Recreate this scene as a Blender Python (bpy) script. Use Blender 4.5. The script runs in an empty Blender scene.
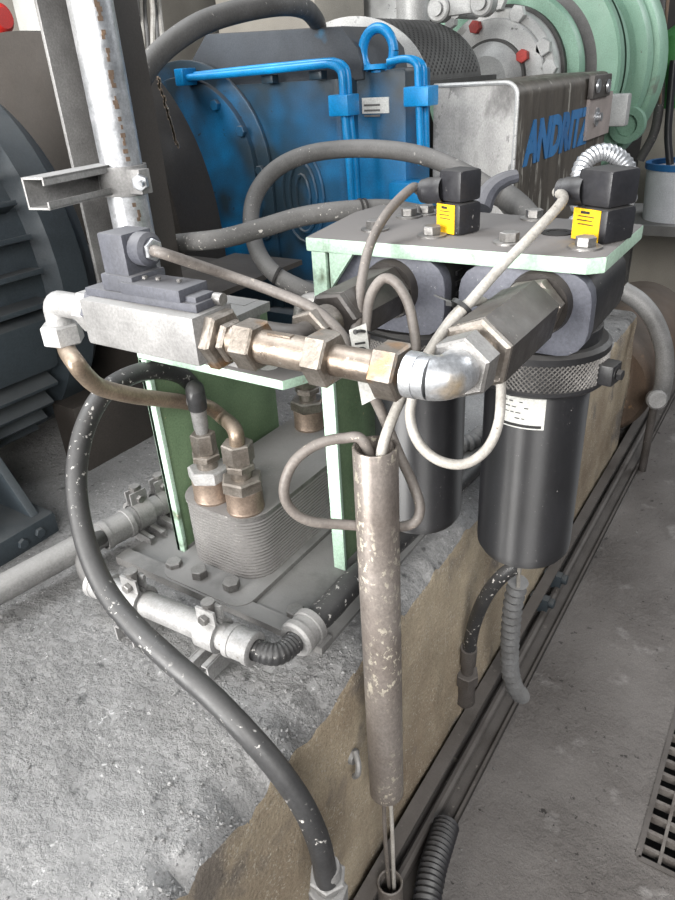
import bpy, bmesh, math, random
from mathutils import Vector, Matrix, noise
random.seed(7)
V = Vector
PI = math.pi
scene = bpy.context.scene
C = scene.collection

# ---------------------------------------------------------------- camera
F = 685.1; CAMH = 1.35
YAW, PITCH, ROLL = -0.608339, 0.502004, -0.063503
_f = V((math.sin(YAW)*math.cos(PITCH), math.cos(YAW)*math.cos(PITCH), -math.sin(PITCH)))
_r0 = V((math.cos(YAW), -math.sin(YAW), 0)); _u0 = _r0.cross(_f)
_r = _r0*math.cos(ROLL) + _u0*math.sin(ROLL); _u = -_r0*math.sin(ROLL) + _u0*math.cos(ROLL)
O = V((0, 0, CAMH))
cam_data = bpy.data.cameras.new('camera'); cam = bpy.data.objects.new('camera', cam_data); C.objects.link(cam)
cam_data.sensor_fit = 'HORIZONTAL'; cam_data.sensor_width = 36.0; cam_data.lens = F/675*36.0
cam_data.clip_start = 0.02; cam_data.clip_end = 100
cam.matrix_world = Matrix(((_r.x, _u.x, -_f.x, O.x), (_r.y, _u.y, -_f.y, O.y), (_r.z, _u.z, -_f.z, O.z), (0, 0, 0, 1)))
scene.camera = cam

# ---------------------------------------------------------------- world, lights, exposure
scene.view_settings.view_transform = 'Standard'; scene.view_settings.look = 'None'
scene.view_settings.gamma = 1.0; scene.view_settings.use_curve_mapping = False
scene.view_settings.exposure = 0.47
w = bpy.data.worlds.new('world'); scene.world = w; w.use_nodes = True
w.node_tree.nodes['Background'].inputs[0].default_value = (0.80, 0.88, 1.0, 1)
w.node_tree.nodes['Background'].inputs[1].default_value = 0.12
def area(name, loc, target, sx, sy, power, col=(1, 1, 1)):
    l = bpy.data.lights.new(name, 'AREA'); l.shape = 'RECTANGLE'; l.size = sx; l.size_y = sy; l.energy = power; l.color = col
    o = bpy.data.objects.new(name, l); C.objects.link(o); o.location = loc
    o.rotation_euler = (V(target)-V(loc)).to_track_quat('-Z', 'Y').to_euler(); return o
area('doorway_light', (-1.7, -3.3, 1.75), (-0.7, 0.8, 0.75), 2.2, 2.9, 400, (1.0, 0.985, 0.96))
area('side_fill_light', (1.5, -1.9, 2.5), (-0.5, 0.8, 0.3), 1.6, 1.6, 115, (1.0, 0.985, 0.96))  # added fill, brightens the faces turned to the right
area('roof_light', (-2.6, 0.6, 4.2), (-1.0, 0.9, 0.6), 1.8, 2.4, 120, (0.93, 0.97, 1.0))
area('rear_fill_light', (1.5, 5.0, 3.2), (-1.0, 2.4, 1.0), 1.6, 1.6, 60, (0.95, 0.98, 1.0))  # soft fill added behind the machines

# ---------------------------------------------------------------- pixel -> point of the place
def ray(x, y): return _r*((x-337.5)/F) - _u*((y-450)/F) + _f
def P(x, y, X=None, Y=None, Z=None, t=None):
    d = ray(x, y)
    if t is None:
        t = (X-O.x)/d.x if X is not None else (Y-O.y)/d.y if Y is not None else (Z-O.z)/d.z
    return O + d*t

# ---------------------------------------------------------------- materials
def mat(name, c1, c2=None, rough=0.6, metal=0.0, scale=8.0, bump=0.15, bscale=60.0, spots=None, spot_amt=0.0, spot_scale=40.0,
        dust=0.0, dcov=(0.15, 0.5), bmask=False, dustc=(0.35, 0.34, 0.33), detail=8.0, contrast=(0.35, 0.68), stretch=(1, 1, 1), spot2=None, spot2_amt=0.0, spot2_scale=20.0, dist=0.004):
    m = bpy.data.materials.new(name); m.use_nodes = True; nt = m.node_tree; N = nt.nodes; L = nt.links
    b = N['Principled BSDF']; b.inputs['Roughness'].default_value = rough; b.inputs['Metallic'].default_value = metal
    geo = N.new('ShaderNodeNewGeometry')
    mp = N.new('ShaderNodeVectorMath'); mp.operation = 'MULTIPLY'; mp.inputs[1].default_value = stretch
    L.new(geo.outputs['Position'], mp.inputs[0])
    def nz(s, det=detail, r=0.6):
        n = N.new('ShaderNodeTexNoise'); n.inputs['Scale'].default_value = s; n.inputs['Detail'].default_value = det; n.inputs['Roughness'].default_value = r
        L.new(mp.outputs[0], n.inputs['Vector']); return n.outputs['Fac']
    def ramp(inp, a, bb):
        r = N.new('ShaderNodeMapRange'); r.inputs['From Min'].default_value = a; r.inputs['From Max'].default_value = bb
        L.new(inp, r.inputs['Value']); return r.outputs['Result']
    def mix(fac, a, bcol):
        x = N.new('ShaderNodeMix'); x.data_type = 'RGBA'
        L.new(fac, x.inputs[0])
        if isinstance(a, tuple): x.inputs[6].default_value = (*a, 1)
        else: L.new(a, x.inputs[6])
        x.inputs[7].default_value = (*bcol, 1); return x.outputs[2]
    if c2 is None: c2 = tuple(v*0.72 for v in c1)
    col = mix(ramp(nz(scale), *contrast), c1, c2)
    if spot2 is not None: col = mix(ramp(nz(spot2_scale, 4, 0.55), 0.66-0.12*spot2_amt, 0.74-0.1*spot2_amt), col, spot2)
    if spots is not None:
        sp = ramp(nz(spot_scale*1.5, 5, 0.62), 0.70-0.2*spot_amt, 0.73-0.2*spot_amt)
        cl = ramp(nz(max(3.0, spot_scale*0.14), 2, 0.5), 0.42, 0.56)
        ml = N.new('ShaderNodeMath'); ml.operation = 'MULTIPLY'; L.new(sp, ml.inputs[0]); L.new(cl, ml.inputs[1]); col = mix(ml.outputs[0], col, spots)
    gr = ramp(nz(260.0, 3, 0.7), 0.3, 0.7); mg = N.new('ShaderNodeMapRange'); mg.inputs['To Min'].default_value = 0.78; mg.inputs['To Max'].default_value = 1.18; L.new(gr, mg.inputs['Value'])
    g2 = ramp(nz(max(1.2, scale*0.3), 4, 0.6), 0.3, 0.7); mg2 = N.new('ShaderNodeMapRange'); mg2.inputs['To Min'].default_value = 0.8; mg2.inputs['To Max'].default_value = 1.15; L.new(g2, mg2.inputs['Value'])
    mm_ = N.new('ShaderNodeMath'); mm_.operation = 'MULTIPLY'; L.new(mg.outputs[0], mm_.inputs[0]); L.new(mg2.outputs[0], mm_.inputs[1])
    vs_ = N.new('ShaderNodeVectorMath'); vs_.operation = 'SCALE'; L.new(col, vs_.inputs[0]); L.new(mm_.outputs[0], vs_.inputs['Scale']); col = vs_.outputs[0]
    rgh = ramp(nz(scale*2.3), 0.2, 0.8)
    rr = N.new('ShaderNodeMapRange'); rr.inputs['To Min'].default_value = max(0.05, rough-0.12); rr.inputs['To Max'].default_value = min(1, rough+0.15)
    L.new(rgh, rr.inputs['Value']); rout = rr.outputs['Result']
    if dust > 0:
        sx = N.new('ShaderNodeSeparateXYZ'); L.new(geo.outputs['Normal'], sx.inputs[0])
        up = ramp(sx.outputs['Z'], 0.3, 0.8)
        nn = ramp(nz(14.0, 6), *dcov)
        mu = N.new('ShaderNodeMath'); mu.operation = 'MULTIPLY'; L.new(up, mu.inputs[0]); L.new(nn, mu.inputs[1])
        m2 = N.new('ShaderNodeMath'); m2.operation = 'MULTIPLY'; L.new(mu.outputs[0], m2.inputs[0]); m2.inputs[1].default_value = dust
        col = mix(m2.outputs[0], col, dustc)
        ra = N.new('ShaderNodeMix'); ra.data_type = 'FLOAT'; L.new(m2.outputs[0], ra.inputs[0]); L.new(rout, ra.inputs[2]); ra.inputs[3].default_value = 0.9; rout = ra.outputs[0]
        if metal > 0:
            me = N.new('ShaderNodeMix'); me.data_type = 'FLOAT'; L.new(m2.outputs[0], me.inputs[0]); me.inputs[2].default_value = metal; me.inputs[3].default_value = 0.0
            L.new(me.outputs[0], b.inputs['Metallic'])
    L.new(col, b.inputs['Base Color']); L.new(rout, b.inputs['Roughness'])
    if bump > 0:
        bp = N.new('ShaderNodeBump'); bp.inputs['Strength'].default_value = bump; bp.inputs['Distance'].default_value = dist
        hh = nz(bscale, 6, 0.7)
        if bmask:
            mk = N.new('ShaderNodeMapRange'); mk.inputs['From Min'].default_value = 0.38; mk.inputs['From Max'].default_value = 0.62; mk.inputs['To Min'].default_value = 0.22; mk.inputs['To Max'].default_value = 1.0
            L.new(nz(2.2, 3, 0.5), mk.inputs['Value']); pk = ramp(hh, 0.42, 0.60); mh = N.new('ShaderNodeMath'); mh.operation = 'MULTIPLY'; L.new(mk.outputs[0], mh.inputs[0]); L.new(pk, mh.inputs[1]); hh = mh.outputs[0]
        L.new(hh, bp.inputs['Height']); L.new(bp.outputs[0], b.inputs['Normal'])
    return m

M = {}
M['deck'] = mat('dusty_concrete', (0.29, 0.287, 0.285), (0.19, 0.188, 0.186), 0.95, 0, 2.6, 0.75, 48, (0.46, 0.455, 0.45), 0.40, 75, spot2=(0.11, 0.11, 0.11), spot2_amt=0.35, spot2_scale=38, dist=0.006, bmask=True)
M['side'] = mat('stained_concrete', (0.50, 0.42, 0.305), (0.28, 0.215, 0.15), 0.85, 0, 3.2, 1.0, 110, (0.54, 0.48, 0.39), 0.62, 120, spot2=(0.22, 0.19, 0.16), spot2_amt=0.9, spot2_scale=6, dist=0.010)
M['floor'] = mat('floor_concrete', (0.205, 0.190, 0.180), (0.105, 0.093, 0.086), 0.75, 0, 2.2, 0.6, 50, (0.035, 0.03, 0.028), 0.36, 30, spot2=(0.26, 0.245, 0.235), spot2_amt=0.35, spot2_scale=9, dist=0.005, bmask=True, contrast=(0.3, 0.7))
M['zinc'] = mat('dull_zinc', (0.33, 0.32, 0.31), (0.17, 0.163, 0.157), 0.40, 0.8, 20, 0.25, 120, dust=0.35, dustc=(0.33, 0.32, 0.31))
M['galv'] = mat('galvanised_steel', (0.58, 0.59, 0.61), (0.40, 0.41, 0.425), 0.36, 0.75, 30, 0.1, 60, spot2=(0.42, 0.34, 0.24), spot2_amt=0.25, spot2_scale=9)
M['galv_dull'] = mat('dull_galvanised_steel', (0.30, 0.295, 0.29), (0.19, 0.187, 0.184), 0.55, 0.35, 14, 0.2, 70, dust=0.5, dustc=(0.36, 0.35, 0.34))
M['tan'] = mat('tarnished_steel', (0.40, 0.34, 0.285), (0.19, 0.145, 0.11), 0.34, 0.85, 20, 0.2, 90, (0.5, 0.46, 0.4), 0.35, 60, dust=0.25, dustc=(0.34, 0.31, 0.28))
M['nut'] = mat('zinc_nut', (0.36, 0.325, 0.29), (0.17, 0.145, 0.12), 0.36, 0.85, 24, 0.2, 120, dust=0.3, dustc=(0.32, 0.30, 0.28), spot2=(0.34, 0.2, 0.1), spot2_amt=0.35, spot2_scale=16)
M['copper'] = mat('brown_tube_steel', (0.36, 0.285, 0.215), (0.20, 0.15, 0.11), 0.4, 0.65, 18, 0.1, 90, dust=0.3, dustc=(0.4, 0.35, 0.3))
M['tube'] = mat('oxidised_steel_tube', (0.33, 0.295, 0.27), (0.20, 0.17, 0.15), 0.36, 0.55, 10, 0.12, 60, (0.62, 0.57, 0.47), 0.70, 85, stretch=(1, 1, 0.7))
M['black'] = mat('black_gloss_paint', (0.018, 0.018, 0.02), (0.012, 0.012, 0.013), 0.40, 0, 12, 0.05, 90, (0.16, 0.15, 0.145), 0.18, 120, dust=0.25, dustc=(0.2, 0.19, 0.18))
M['blackfit'] = mat('black_phosphated_steel', (0.05, 0.045, 0.042), (0.03, 0.026, 0.024), 0.4, 0.3, 20, 0.1, 80, (0.3, 0.27, 0.24), 0.15, 90, dust=0.4, dustc=(0.2, 0.18, 0.165))
M['face'] = mat('dark_grey_cast_face', (0.105, 0.11, 0.135), (0.085, 0.088, 0.108), 0.5, 0.1, 14, 0.08, 160, (0.35, 0.35, 0.36), 0.14, 130)
M['plastic'] = mat('black_plastic', (0.022, 0.022, 0.026), (0.016, 0.016, 0.018), 0.38, 0, 20, 0.05, 120, (0.3, 0.29, 0.28), 0.14, 110, dust=0.3, dustc=(0.16, 0.155, 0.15))
M['greyplastic'] = mat('dusty_dark_plastic', (0.075, 0.078, 0.095), (0.055, 0.057, 0.068), 0.6, 0, 20, 0.1, 120, dust=0.6, dustc=(0.17, 0.168, 0.175))
M['greenshade'] = mat('green_paint_shaded', (0.16, 0.235, 0.135), (0.115, 0.18, 0.10), 0.45, 0, 10, 0.08, 70, (0.30, 0.28, 0.16), 0.22, 80, dust=0.9, dustc=(0.24, 0.23, 0.222))  # shaded tone of the green paint, the shade is put into the colour
M['green'] = mat('green_paint_lit', (0.46, 0.62, 0.50), (0.37, 0.53, 0.41), 0.5, 0, 10, 0.08, 70, (0.42, 0.40, 0.30), 0.24, 70, dust=1.0, dcov=(0.0, 0.34), dustc=(0.165, 0.155, 0.15), spot2=(0.13, 0.17, 0.11), spot2_amt=0.3, spot2_scale=14)  # lit tone of the same green paint, brightness put into the colour
M['case'] = mat('pale_green_casing_paint', (0.225, 0.38, 0.285), (0.17, 0.30, 0.22), 0.45, 0, 5, 0.08, 50, (0.1, 0.13, 0.1), 0.2, 40, spot2=(0.16, 0.2, 0.16), spot2_amt=0.3, spot2_scale=6)
M['blue'] = mat('blue_machine_paint', (0.003, 0.19, 0.44), (0.003, 0.085, 0.21), 0.38, 0, 3.4, 0.12, 40, (0.02, 0.025, 0.03), 0.3, 22, dust=0.9, dustc=(0.075, 0.08, 0.085), spot2=(0.018, 0.035, 0.05), spot2_amt=2.1, spot2_scale=1.5)
M['bluebright'] = mat('bright_blue_tube_paint', (0.004, 0.25, 0.58), (0.004, 0.18, 0.43), 0.35, 0, 12, 0.05, 60)
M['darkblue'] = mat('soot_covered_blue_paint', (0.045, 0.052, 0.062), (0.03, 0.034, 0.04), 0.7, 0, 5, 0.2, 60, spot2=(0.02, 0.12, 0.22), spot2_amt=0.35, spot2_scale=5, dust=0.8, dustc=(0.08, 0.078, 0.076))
M['brown'] = mat('dark_brown_guard_paint', (0.046, 0.039, 0.034), (0.034, 0.029, 0.025), 0.55, 0.1, 4, 0.08, 80)
M['motor'] = mat('blue_grey_motor_paint', (0.040, 0.052, 0.062), (0.024, 0.031, 0.037), 0.5, 0, 6, 0.15, 50, dust=0.6, dustc=(0.085, 0.088, 0.09))
M['white'] = mat('scratched_white_grey_paint', (0.44, 0.43, 0.415), (0.24, 0.235, 0.23), 0.5, 0.1, 5, 0.1, 50, (0.07, 0.07, 0.07), 0.75, 15, stretch=(1, 1, 0.6), contrast=(0.42, 0.62), spot2=(0.16, 0.155, 0.15), spot2_amt=0.7, spot2_scale=9)
M['streak'] = mat('oil_streaked_steel', (0.13, 0.112, 0.092), (0.05, 0.042, 0.034), 0.45, 0.3, 11, 0.15, 50, (0.36, 0.34, 0.3), 0.6, 20, stretch=(1, 1, 0.16))
M['flange'] = mat('dull_machined_steel', (0.50, 0.50, 0.49), (0.30, 0.30, 0.295), 0.45, 0.3, 6, 0.15, 60, (0.12, 0.12, 0.12), 0.28, 24)
M['mesh'] = mat('dark_perforated_sheet', (0.075, 0.073, 0.07), (0.05, 0.048, 0.046), 0.6, 0.3, 8, 0.05, 60)
M['hose'] = mat('grey_rubber_hose', (0.085, 0.082, 0.08), (0.06, 0.058, 0.056), 0.62, 0, 16, 0.12, 140, (0.4, 0.38, 0.35), 0.35, 70, dust=0.5, dustc=(0.17, 0.165, 0.16))
M['hoseblack'] = mat('black_rubber_hose', (0.035, 0.035, 0.036), (0.025, 0.025, 0.026), 0.42, 0, 16, 0.12, 140, (0.55, 0.53, 0.5), 0.43, 75, dust=0.25, dustc=(0.16, 0.155, 0.15))
M['cablegrey'] = mat('grimy_grey_cable', (0.17, 0.15, 0.135), (0.11, 0.095, 0.085), 0.5, 0, 30, 0.15, 140, (0.45, 0.4, 0.33), 0.3, 90, dust=0.3, dustc=(0.26, 0.24, 0.225))
M['cablelight'] = mat('light_grey_cable', (0.42, 0.40, 0.37), (0.31, 0.29, 0.26), 0.5, 0, 30, 0.08, 140, (0.2, 0.17, 0.14), 0.2, 90)
M['conduit'] = mat('grey_corrugated_conduit', (0.15, 0.152, 0.155), (0.10, 0.10, 0.10), 0.5, 0, 30, 0.05, 90, dust=0.4, dustc=(0.25, 0.24, 0.23))
M['cooler'] = mat('dull_stainless_plates', (0.31, 0.30, 0.29), (0.15, 0.143, 0.135), 0.45, 0.6, 14, 0.15, 100, (0.5, 0.48, 0.45), 0.3, 60, dust=0.85, dustc=(0.235, 0.225, 0.22))
M['boss'] = mat('copper_brown_boss', (0.31, 0.24, 0.19), (0.18, 0.135, 0.105), 0.45, 0.6, 20, 0.15, 100, dust=0.4, dustc=(0.33, 0.29, 0.26))
M['coupling'] = mat('pale_zinc_coupling', (0.42, 0.415, 0.41), (0.27, 0.265, 0.26), 0.5, 0.3, 24, 0.1, 90, (0.22, 0.2, 0.18), 0.2, 60, dust=0.2)
M['base'] = mat('oily_steel_base', (0.17, 0.165, 0.16), (0.10, 0.098, 0.095), 0.7, 0.1, 8, 0.3, 60, dust=0.9, dustc=(0.24, 0.235, 0.23))
M['rail'] = mat('dirty_steel_section', (0.11, 0.10, 0.095), (0.06, 0.052, 0.046), 0.5, 0.3, 9, 0.3, 50, (0.3, 0.27, 0.24), 0.2, 30, dust=0.5, dustc=(0.15, 0.135, 0.125))
M['rust'] = mat('rusty_brown_steel', (0.15, 0.10, 0.068), (0.08, 0.055, 0.038), 0.7, 0.1, 6, 0.3, 50, (0.25, 0.15, 0.08), 0.3, 12, dust=0.4, dustc=(0.14, 0.12, 0.105))
M['yellow'] = mat('yellow_label', (0.85, 0.50, 0.012), (0.78, 0.44, 0.01), 0.45, 0, 20, 0.0)
M['paper'] = mat('off_white_label', (0.60, 0.60, 0.57), (0.52, 0.52, 0.49), 0.5, 0, 10, 0.0)
M['ink'] = mat('black_ink', (0.02, 0.02, 0.02), (0.025, 0.025, 0.025), 0.5, 0, 10, 0.0)
M['dark'] = mat('near_black_void', (0.012, 0.011, 0.011), (0.02, 0.018, 0.017), 0.8, 0, 10, 0.1)  # near-black, also paints the shade inside holes and the drain pit
M['red'] = mat('red_painted_bolt', (0.42, 0.045, 0.035), (0.3, 0.03, 0.025), 0.5, 0, 20, 0.1)
M['logoblue'] = mat('faded_blue_lettering', (0.035, 0.20, 0.46), (0.03, 0.13, 0.33), 0.5, 0, 12, 0.05, 60, (0.3, 0.33, 0.34), 0.26, 20, stretch=(1, 1, 0.2))
M['knurl'] = mat('pale_knurl_crests', (0.50, 0.48, 0.46), (0.22, 0.21, 0.2), 0.4, 0.6, 20, 0.0, contrast=(0.3, 0.7))  # crests set paler than the black collar
M['grate'] = mat('steel_grating', (0.24, 0.22, 0.2), (0.12, 0.10, 0.09), 0.5, 0.4, 12, 0.2, 60)
M['wall'] = mat('beige_wall', (0.40, 0.37, 0.32), (0.32, 0.295, 0.26), 0.8, 0, 2, 0.1)
M['wallgrey'] = mat('grimy_grey_wall', (0.07, 0.067, 0.064), (0.04, 0.038, 0.036), 0.85, 0, 1.5, 0.2, 20)
M['bluelid'] = mat('blue_plastic', (0.02, 0.13, 0.33), (0.015, 0.10, 0.27), 0.5, 0, 9, 0.1)
M['bin'] = mat('grey_plastic_tub', (0.62, 0.63, 0.67), (0.5, 0.51, 0.54), 0.6, 0, 5, 0.1)
M['bottle'] = mat('bright_green_plastic', (0.06, 0.26, 0.07), (0.05, 0.2, 0.055), 0.5, 0, 5, 0.1)
M['redplastic'] = mat('red_cap_plastic', (0.5, 0.02, 0.015), (0.4, 0.02, 0.015), 0.4, 0, 5, 0.0)

def turned(m, aniso, rough):
    nt = m.node_tree; b = nt.nodes['Principled BSDF']
    for l in list(b.inputs['Roughness'].links): nt.links.remove(l)
    b.inputs['Roughness'].default_value = rough; b.inputs['Anisotropic'].default_value = aniso; b.inputs['Specular IOR Level'].default_value = 1.0; b.inputs['Anisotropic Rotation'].default_value = 0.25
    tn = nt.nodes.new('ShaderNodeTangent'); tn.direction_type = 'RADIAL'; tn.axis = 'Z'; nt.links.new(tn.outputs[0], b.inputs['Tangent'])
M['bowl'] = mat('black_turned_paint', (0.016, 0.016, 0.018), (0.010, 0.010, 0.011), 0.4, 0, 12, 0.03, 90, (0.16, 0.15, 0.145), 0.18, 120, dust=0.15, dustc=(0.2, 0.19, 0.18))
turned(M['bowl'], 0.92, 0.50)
# ---------------------------------------------------------------- object helpers
def thing(name, label, cat, loc, group=None, kind=None):
    o = bpy.data.objects.new(name, None); C.objects.link(o); o.location = loc; o.empty_display_size = 0.05
    o['label'] = label; o['category'] = cat
    if group: o['group'] = group
    if kind: o['kind'] = kind
    return o
def root_loc(o):
    while o.parent: o = o.parent
    return V(o.location)
def smooth_by_angle(bm, ang):
    for f in bm.faces: f.smooth = True
    for e in bm.edges:
        if len(e.link_faces) == 2 and e.calc_face_angle(0) > ang: e.smooth = False
        elif len(e.link_faces) != 2: e.smooth = True
def obj(name, bm, m, parent=None, label=None, cat=None, group=None, kind=None, bevel=0.0, ang=35):
    bmesh.ops.recalc_face_normals(bm, faces=bm.faces)
    if bevel > 0:
        es = [e for e in bm.edges if len(e.link_faces) == 2 and e.calc_face_angle(0) > math.radians(50)]
        bmesh.ops.bevel(bm, geom=es, offset=bevel, segments=2, profile=0.6, affect='EDGES', clamp_overlap=True)
    smooth_by_angle(bm, math.radians(ang))
    if parent is not None: off = root_loc(parent)
    else:
        xs = [v.co.x for v in bm.verts]; ys = [v.co.y for v in bm.verts]; zs = [v.co.z for v in bm.verts]
        off = V(((min(xs)+max(xs))/2, (min(ys)+max(ys))/2, min(zs)))
    bmesh.ops.translate(bm, verts=bm.verts, vec=-off)
    me = bpy.data.meshes.new(name); bm.to_mesh(me); bm.free()
    for mm in (m if isinstance(m, list) else [m]): me.materials.append(mm)
    o = bpy.data.objects.new(name, me); C.objects.link(o)
    if parent is not None: o.parent = parent
    else: o.location = off
    if label: o['label'] = label
    if cat: o['category'] = cat
    if group: o['group'] = group
    if kind: o['kind'] = kind
    return o
def basis(z, x=None):
    z = V(z).normalized()
    x = V(x) if x is not None else (V((1, 0, 0)) if abs(z.x) < 0.9 else V((0, 1, 0)))
    x = (x - z*x.dot(z)).normalized(); y = z.cross(x)
    return Matrix(((x.x, y.x, z.x), (x.y, y.y, z.y), (x.z, y.z, z.z)))
def box(bm, c, s, rz=0.0, rot=None):
    R3 = rot if rot is not None else Matrix.Rotation(rz, 3, 'Z')
    M4 = Matrix.Translation(V(c)) @ R3.to_4x4() @ Matrix.Diagonal((s[0], s[1], s[2], 1))
    return bmesh.ops.create_cube(bm, size=1.0, matrix=M4)['verts']
def box2(bm, a, b):
    a = V(a); b = V(b); return box(bm, (a+b)/2, [abs(b[i]-a[i]) for i in range(3)])
def lathe(bm, o, axis, prof, seg=32, xdir=None, mi=0, a0=0.0, a1=2*PI, cap=True):
    """prof: list of (distance along axis, radius)"""
    B = basis(axis, xdir); o = V(o); rings = []
    full = abs(a1-a0-2*PI) < 1e-6; n = seg if full else seg+1
    for (h, r) in prof:
        if r < 1e-6: rings.append([bm.verts.new(o + B @ V((0, 0, h)))]*n); continue
        rings.append([bm.verts.new(o + B @ V((r*math.cos(a0+(a1-a0)*i/seg), r*math.sin(a0+(a1-a0)*i/seg), h))) for i in range(n)])
    for a, b in zip(rings[:-1], rings[1:]):
        for i in range(seg):
            j = (i+1) % n
            vs = []
            for v in (a[i], a[j], b[j], b[i]):
                if v not in vs: vs.append(v)
            if len(vs) >= 3:
                f = bm.faces.new(vs); f.material_index = mi
    if full and cap:
        for rg in (rings[0], rings[-1]):
            if rg[0] is not rg[1]:
                try: f = bm.faces.new(rg); f.material_index = mi
                except ValueError: pass
    return rings
def cyl(bm, a, b, r, seg=24, r2=None, mi=0, ch=0.0):
    a = V(a); b = V(b); h = (b-a).length; r2 = r if r2 is None else r2
    prof = [(0, r), (h, r2)] if ch <= 0 else [(0, r-ch), (ch, r), (h-ch, r2), (h, r2-ch)]
    lathe(bm, a, b-a, prof, seg, mi=mi)
def hexp(bm, a, b, af, rot=0.0, ch=0.12, n=6, mi=0):
    """hexagon prism from a to b with chamfered ends; af = across flats"""
    a = V(a); b = V(b); ax = b-a; h = ax.length; R = af/math.sqrt(3) if n == 6 else af/2/math.cos(PI/n)
    B = basis(ax, V((0, 0, 1)) if abs(ax.normalized().z) < 0.9 else V((1, 0, 0)))
    c = min(ch*af*0.35, h*0.2); rr = []
    for hh, k in ((0, 0.9), (c, 1.0), (h-c, 1.0), (h, 0.9)):
        rr.append([bm.verts.new(a + B @ V((R*k*math.cos(rot+2*PI*i/n), R*k*math.sin(rot+2*PI*i/n), hh))) for i in range(n)])
    for p, q in zip(rr[:-1], rr[1:]):
        for i in range(n):
            f = bm.faces.new((p[i], p[(i+1) % n], q[(i+1) % n], q[i])); f.material_index = mi
    for x in (rr[0], rr[-1]):
        f = bm.faces.new(x); f.material_index = mi
def prism(bm, pts, n, d):
    """polygon pts (world) extruded along vector n*d"""
    dv = V(n).normalized()*d
    a = [bm.verts.new(V(p)) for p in pts]; b = [bm.verts.new(V(p)+dv) for p in pts]
    bm.faces.new(a); bm.faces.new(b)
    for i in range(len(a)): bm.faces.new((a[i], a[(i+1) % len(a)], b[(i+1) % len(a)], b[i]))
def spline(pts, sub=8):
    pts = [V(p) for p in pts]; out = []
    P_ = [pts[0]*2-pts[1]] + pts + [pts[-1]*2-pts[-2]]
    for i in range(1, len(P_)-2):
        p0, p1, p2, p3 = P_[i-1:i+3]
        for k in range(sub):
            t = k/sub
            out.append(0.5*((2*p1)+(p2-p0)*t+(2*p0-5*p1+4*p2-p3)*t*t+(3*p1-p0-3*p2+p3)*t*t*t))
    out.append(pts[-1]); return out
def resample(path, step):
    out = [path[0]]; acc = 0
    for a, b in zip(path[:-1], path[1:]):
        L_ = (b-a).length
        while acc + L_ >= step and L_ > 0:
            f = (step-acc)/L_; a = a.lerp(b, f); out.append(a); L_ = (b-a).length; acc = 0
        acc += L_
    if (out[-1]-path[-1]).length > step*0.3: out.append(path[-1])
    return out
def sweep(bm, path, r, seg=12, rf=None, cap=True, mi=0):
    """tube along path; rf(i, n) gives the radius of ring i"""
    n = len(path); T = []
    for i in range(n):
        d = path[min(i+1, n-1)] - path[max(i-1, 0)]; T.append(d.normalized())
    x = T[0].orthogonal().normalized(); rings = []
    for i in range(n):
        x = (x - T[i]*x.dot(T[i])).normalized(); y = T[i].cross(x); q = rf(i, n) if rf else r
        rings.append([bm.verts.new(path[i] + x*q*math.cos(2*PI*k/seg) + y*q*math.sin(2*PI*k/seg)) for k in range(seg)])
    for a, b in zip(rings[:-1], rings[1:]):
        for k in range(seg):
            f = bm.faces.new((a[k], a[(k+1) % seg], b[(k+1) % seg], b[k])); f.material_index = mi
    if cap: bm.faces.new(rings[0]); bm.faces.new(rings[-1])
def hose(bm, pts, r, seg=14, sub=8, **k): sweep(bm, spline(pts, sub), r, seg, **k)
def corrug(bm, pts, r, pitch, depth, seg=16, sub=16):
    path = resample(spline(pts, sub), pitch/4)
    sweep(bm, path, r, seg, rf=lambda i, n: r - depth*(0.5-0.5*math.cos(2*PI*(i % 4)/4)))
def B_(): return bmesh.new()
def bolt(parent, c, af, h, axis=(0, 0, 1), m='zinc', washer=True, rot=None, name='bolt', label=None):
    bm = B_(); ax = V(axis).normalized(); c = V(c)
    z0 = 0
    if washer: lathe(bm, c, ax, [(0, af*0.92), (h*0.22, af*0.92)], 20); z0 = h*0.22
    hexp(bm, c+ax*z0, c+ax*(z0+h), af, random.random()*PI if rot is None else rot)
    return obj(name, bm, M[m], parent, label=label)
def ptx(*q): return [P(a, b, t=t) for a, b, t in q]
def textmesh(body, size, m, parent, origin, xdir, ydir, ext=0.0005, name='lettering', bold=0.0, sx=1.0, label=None, align='LEFT', fit=None, shear=0.0):
    cu = bpy.data.curves.new('txt', 'FONT'); cu.body = body; cu.size = size; cu.extrude = ext; cu.offset = bold; cu.align_x = align; cu.resolution_u = 3
    to = bpy.data.objects.new('txt', cu); C.objects.link(to)
    dg = bpy.context.evaluated_depsgraph_get(); me = bpy.data.meshes.new_from_object(to.evaluated_get(dg))
    bpy.data.objects.remove(to)
    xd = V(xdir).normalized(); yd = V(ydir); yd = (yd-xd*yd.dot(xd)).normalized(); zd = xd.cross(yd); o = V(origin)
    rl = root_loc(parent)
    if fit: sx = fit/max(v.co.x for v in me.vertices)
    if shear:
        for v in me.vertices: v.co.x += shear*v.co.y
    for v in me.vertices: v.co = o + xd*v.co.x*sx + yd*v.co.y + zd*v.co.z - rl
    me.materials.clear(); me.materials.append(m); me.name = name
    ob = bpy.data.objects.new(name, me); C.objects.link(ob); ob.parent = parent
    if label: ob['label'] = label
    return ob

DZ = 0.58       # top of the concrete plinth
SX = -0.42      # its side face
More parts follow.
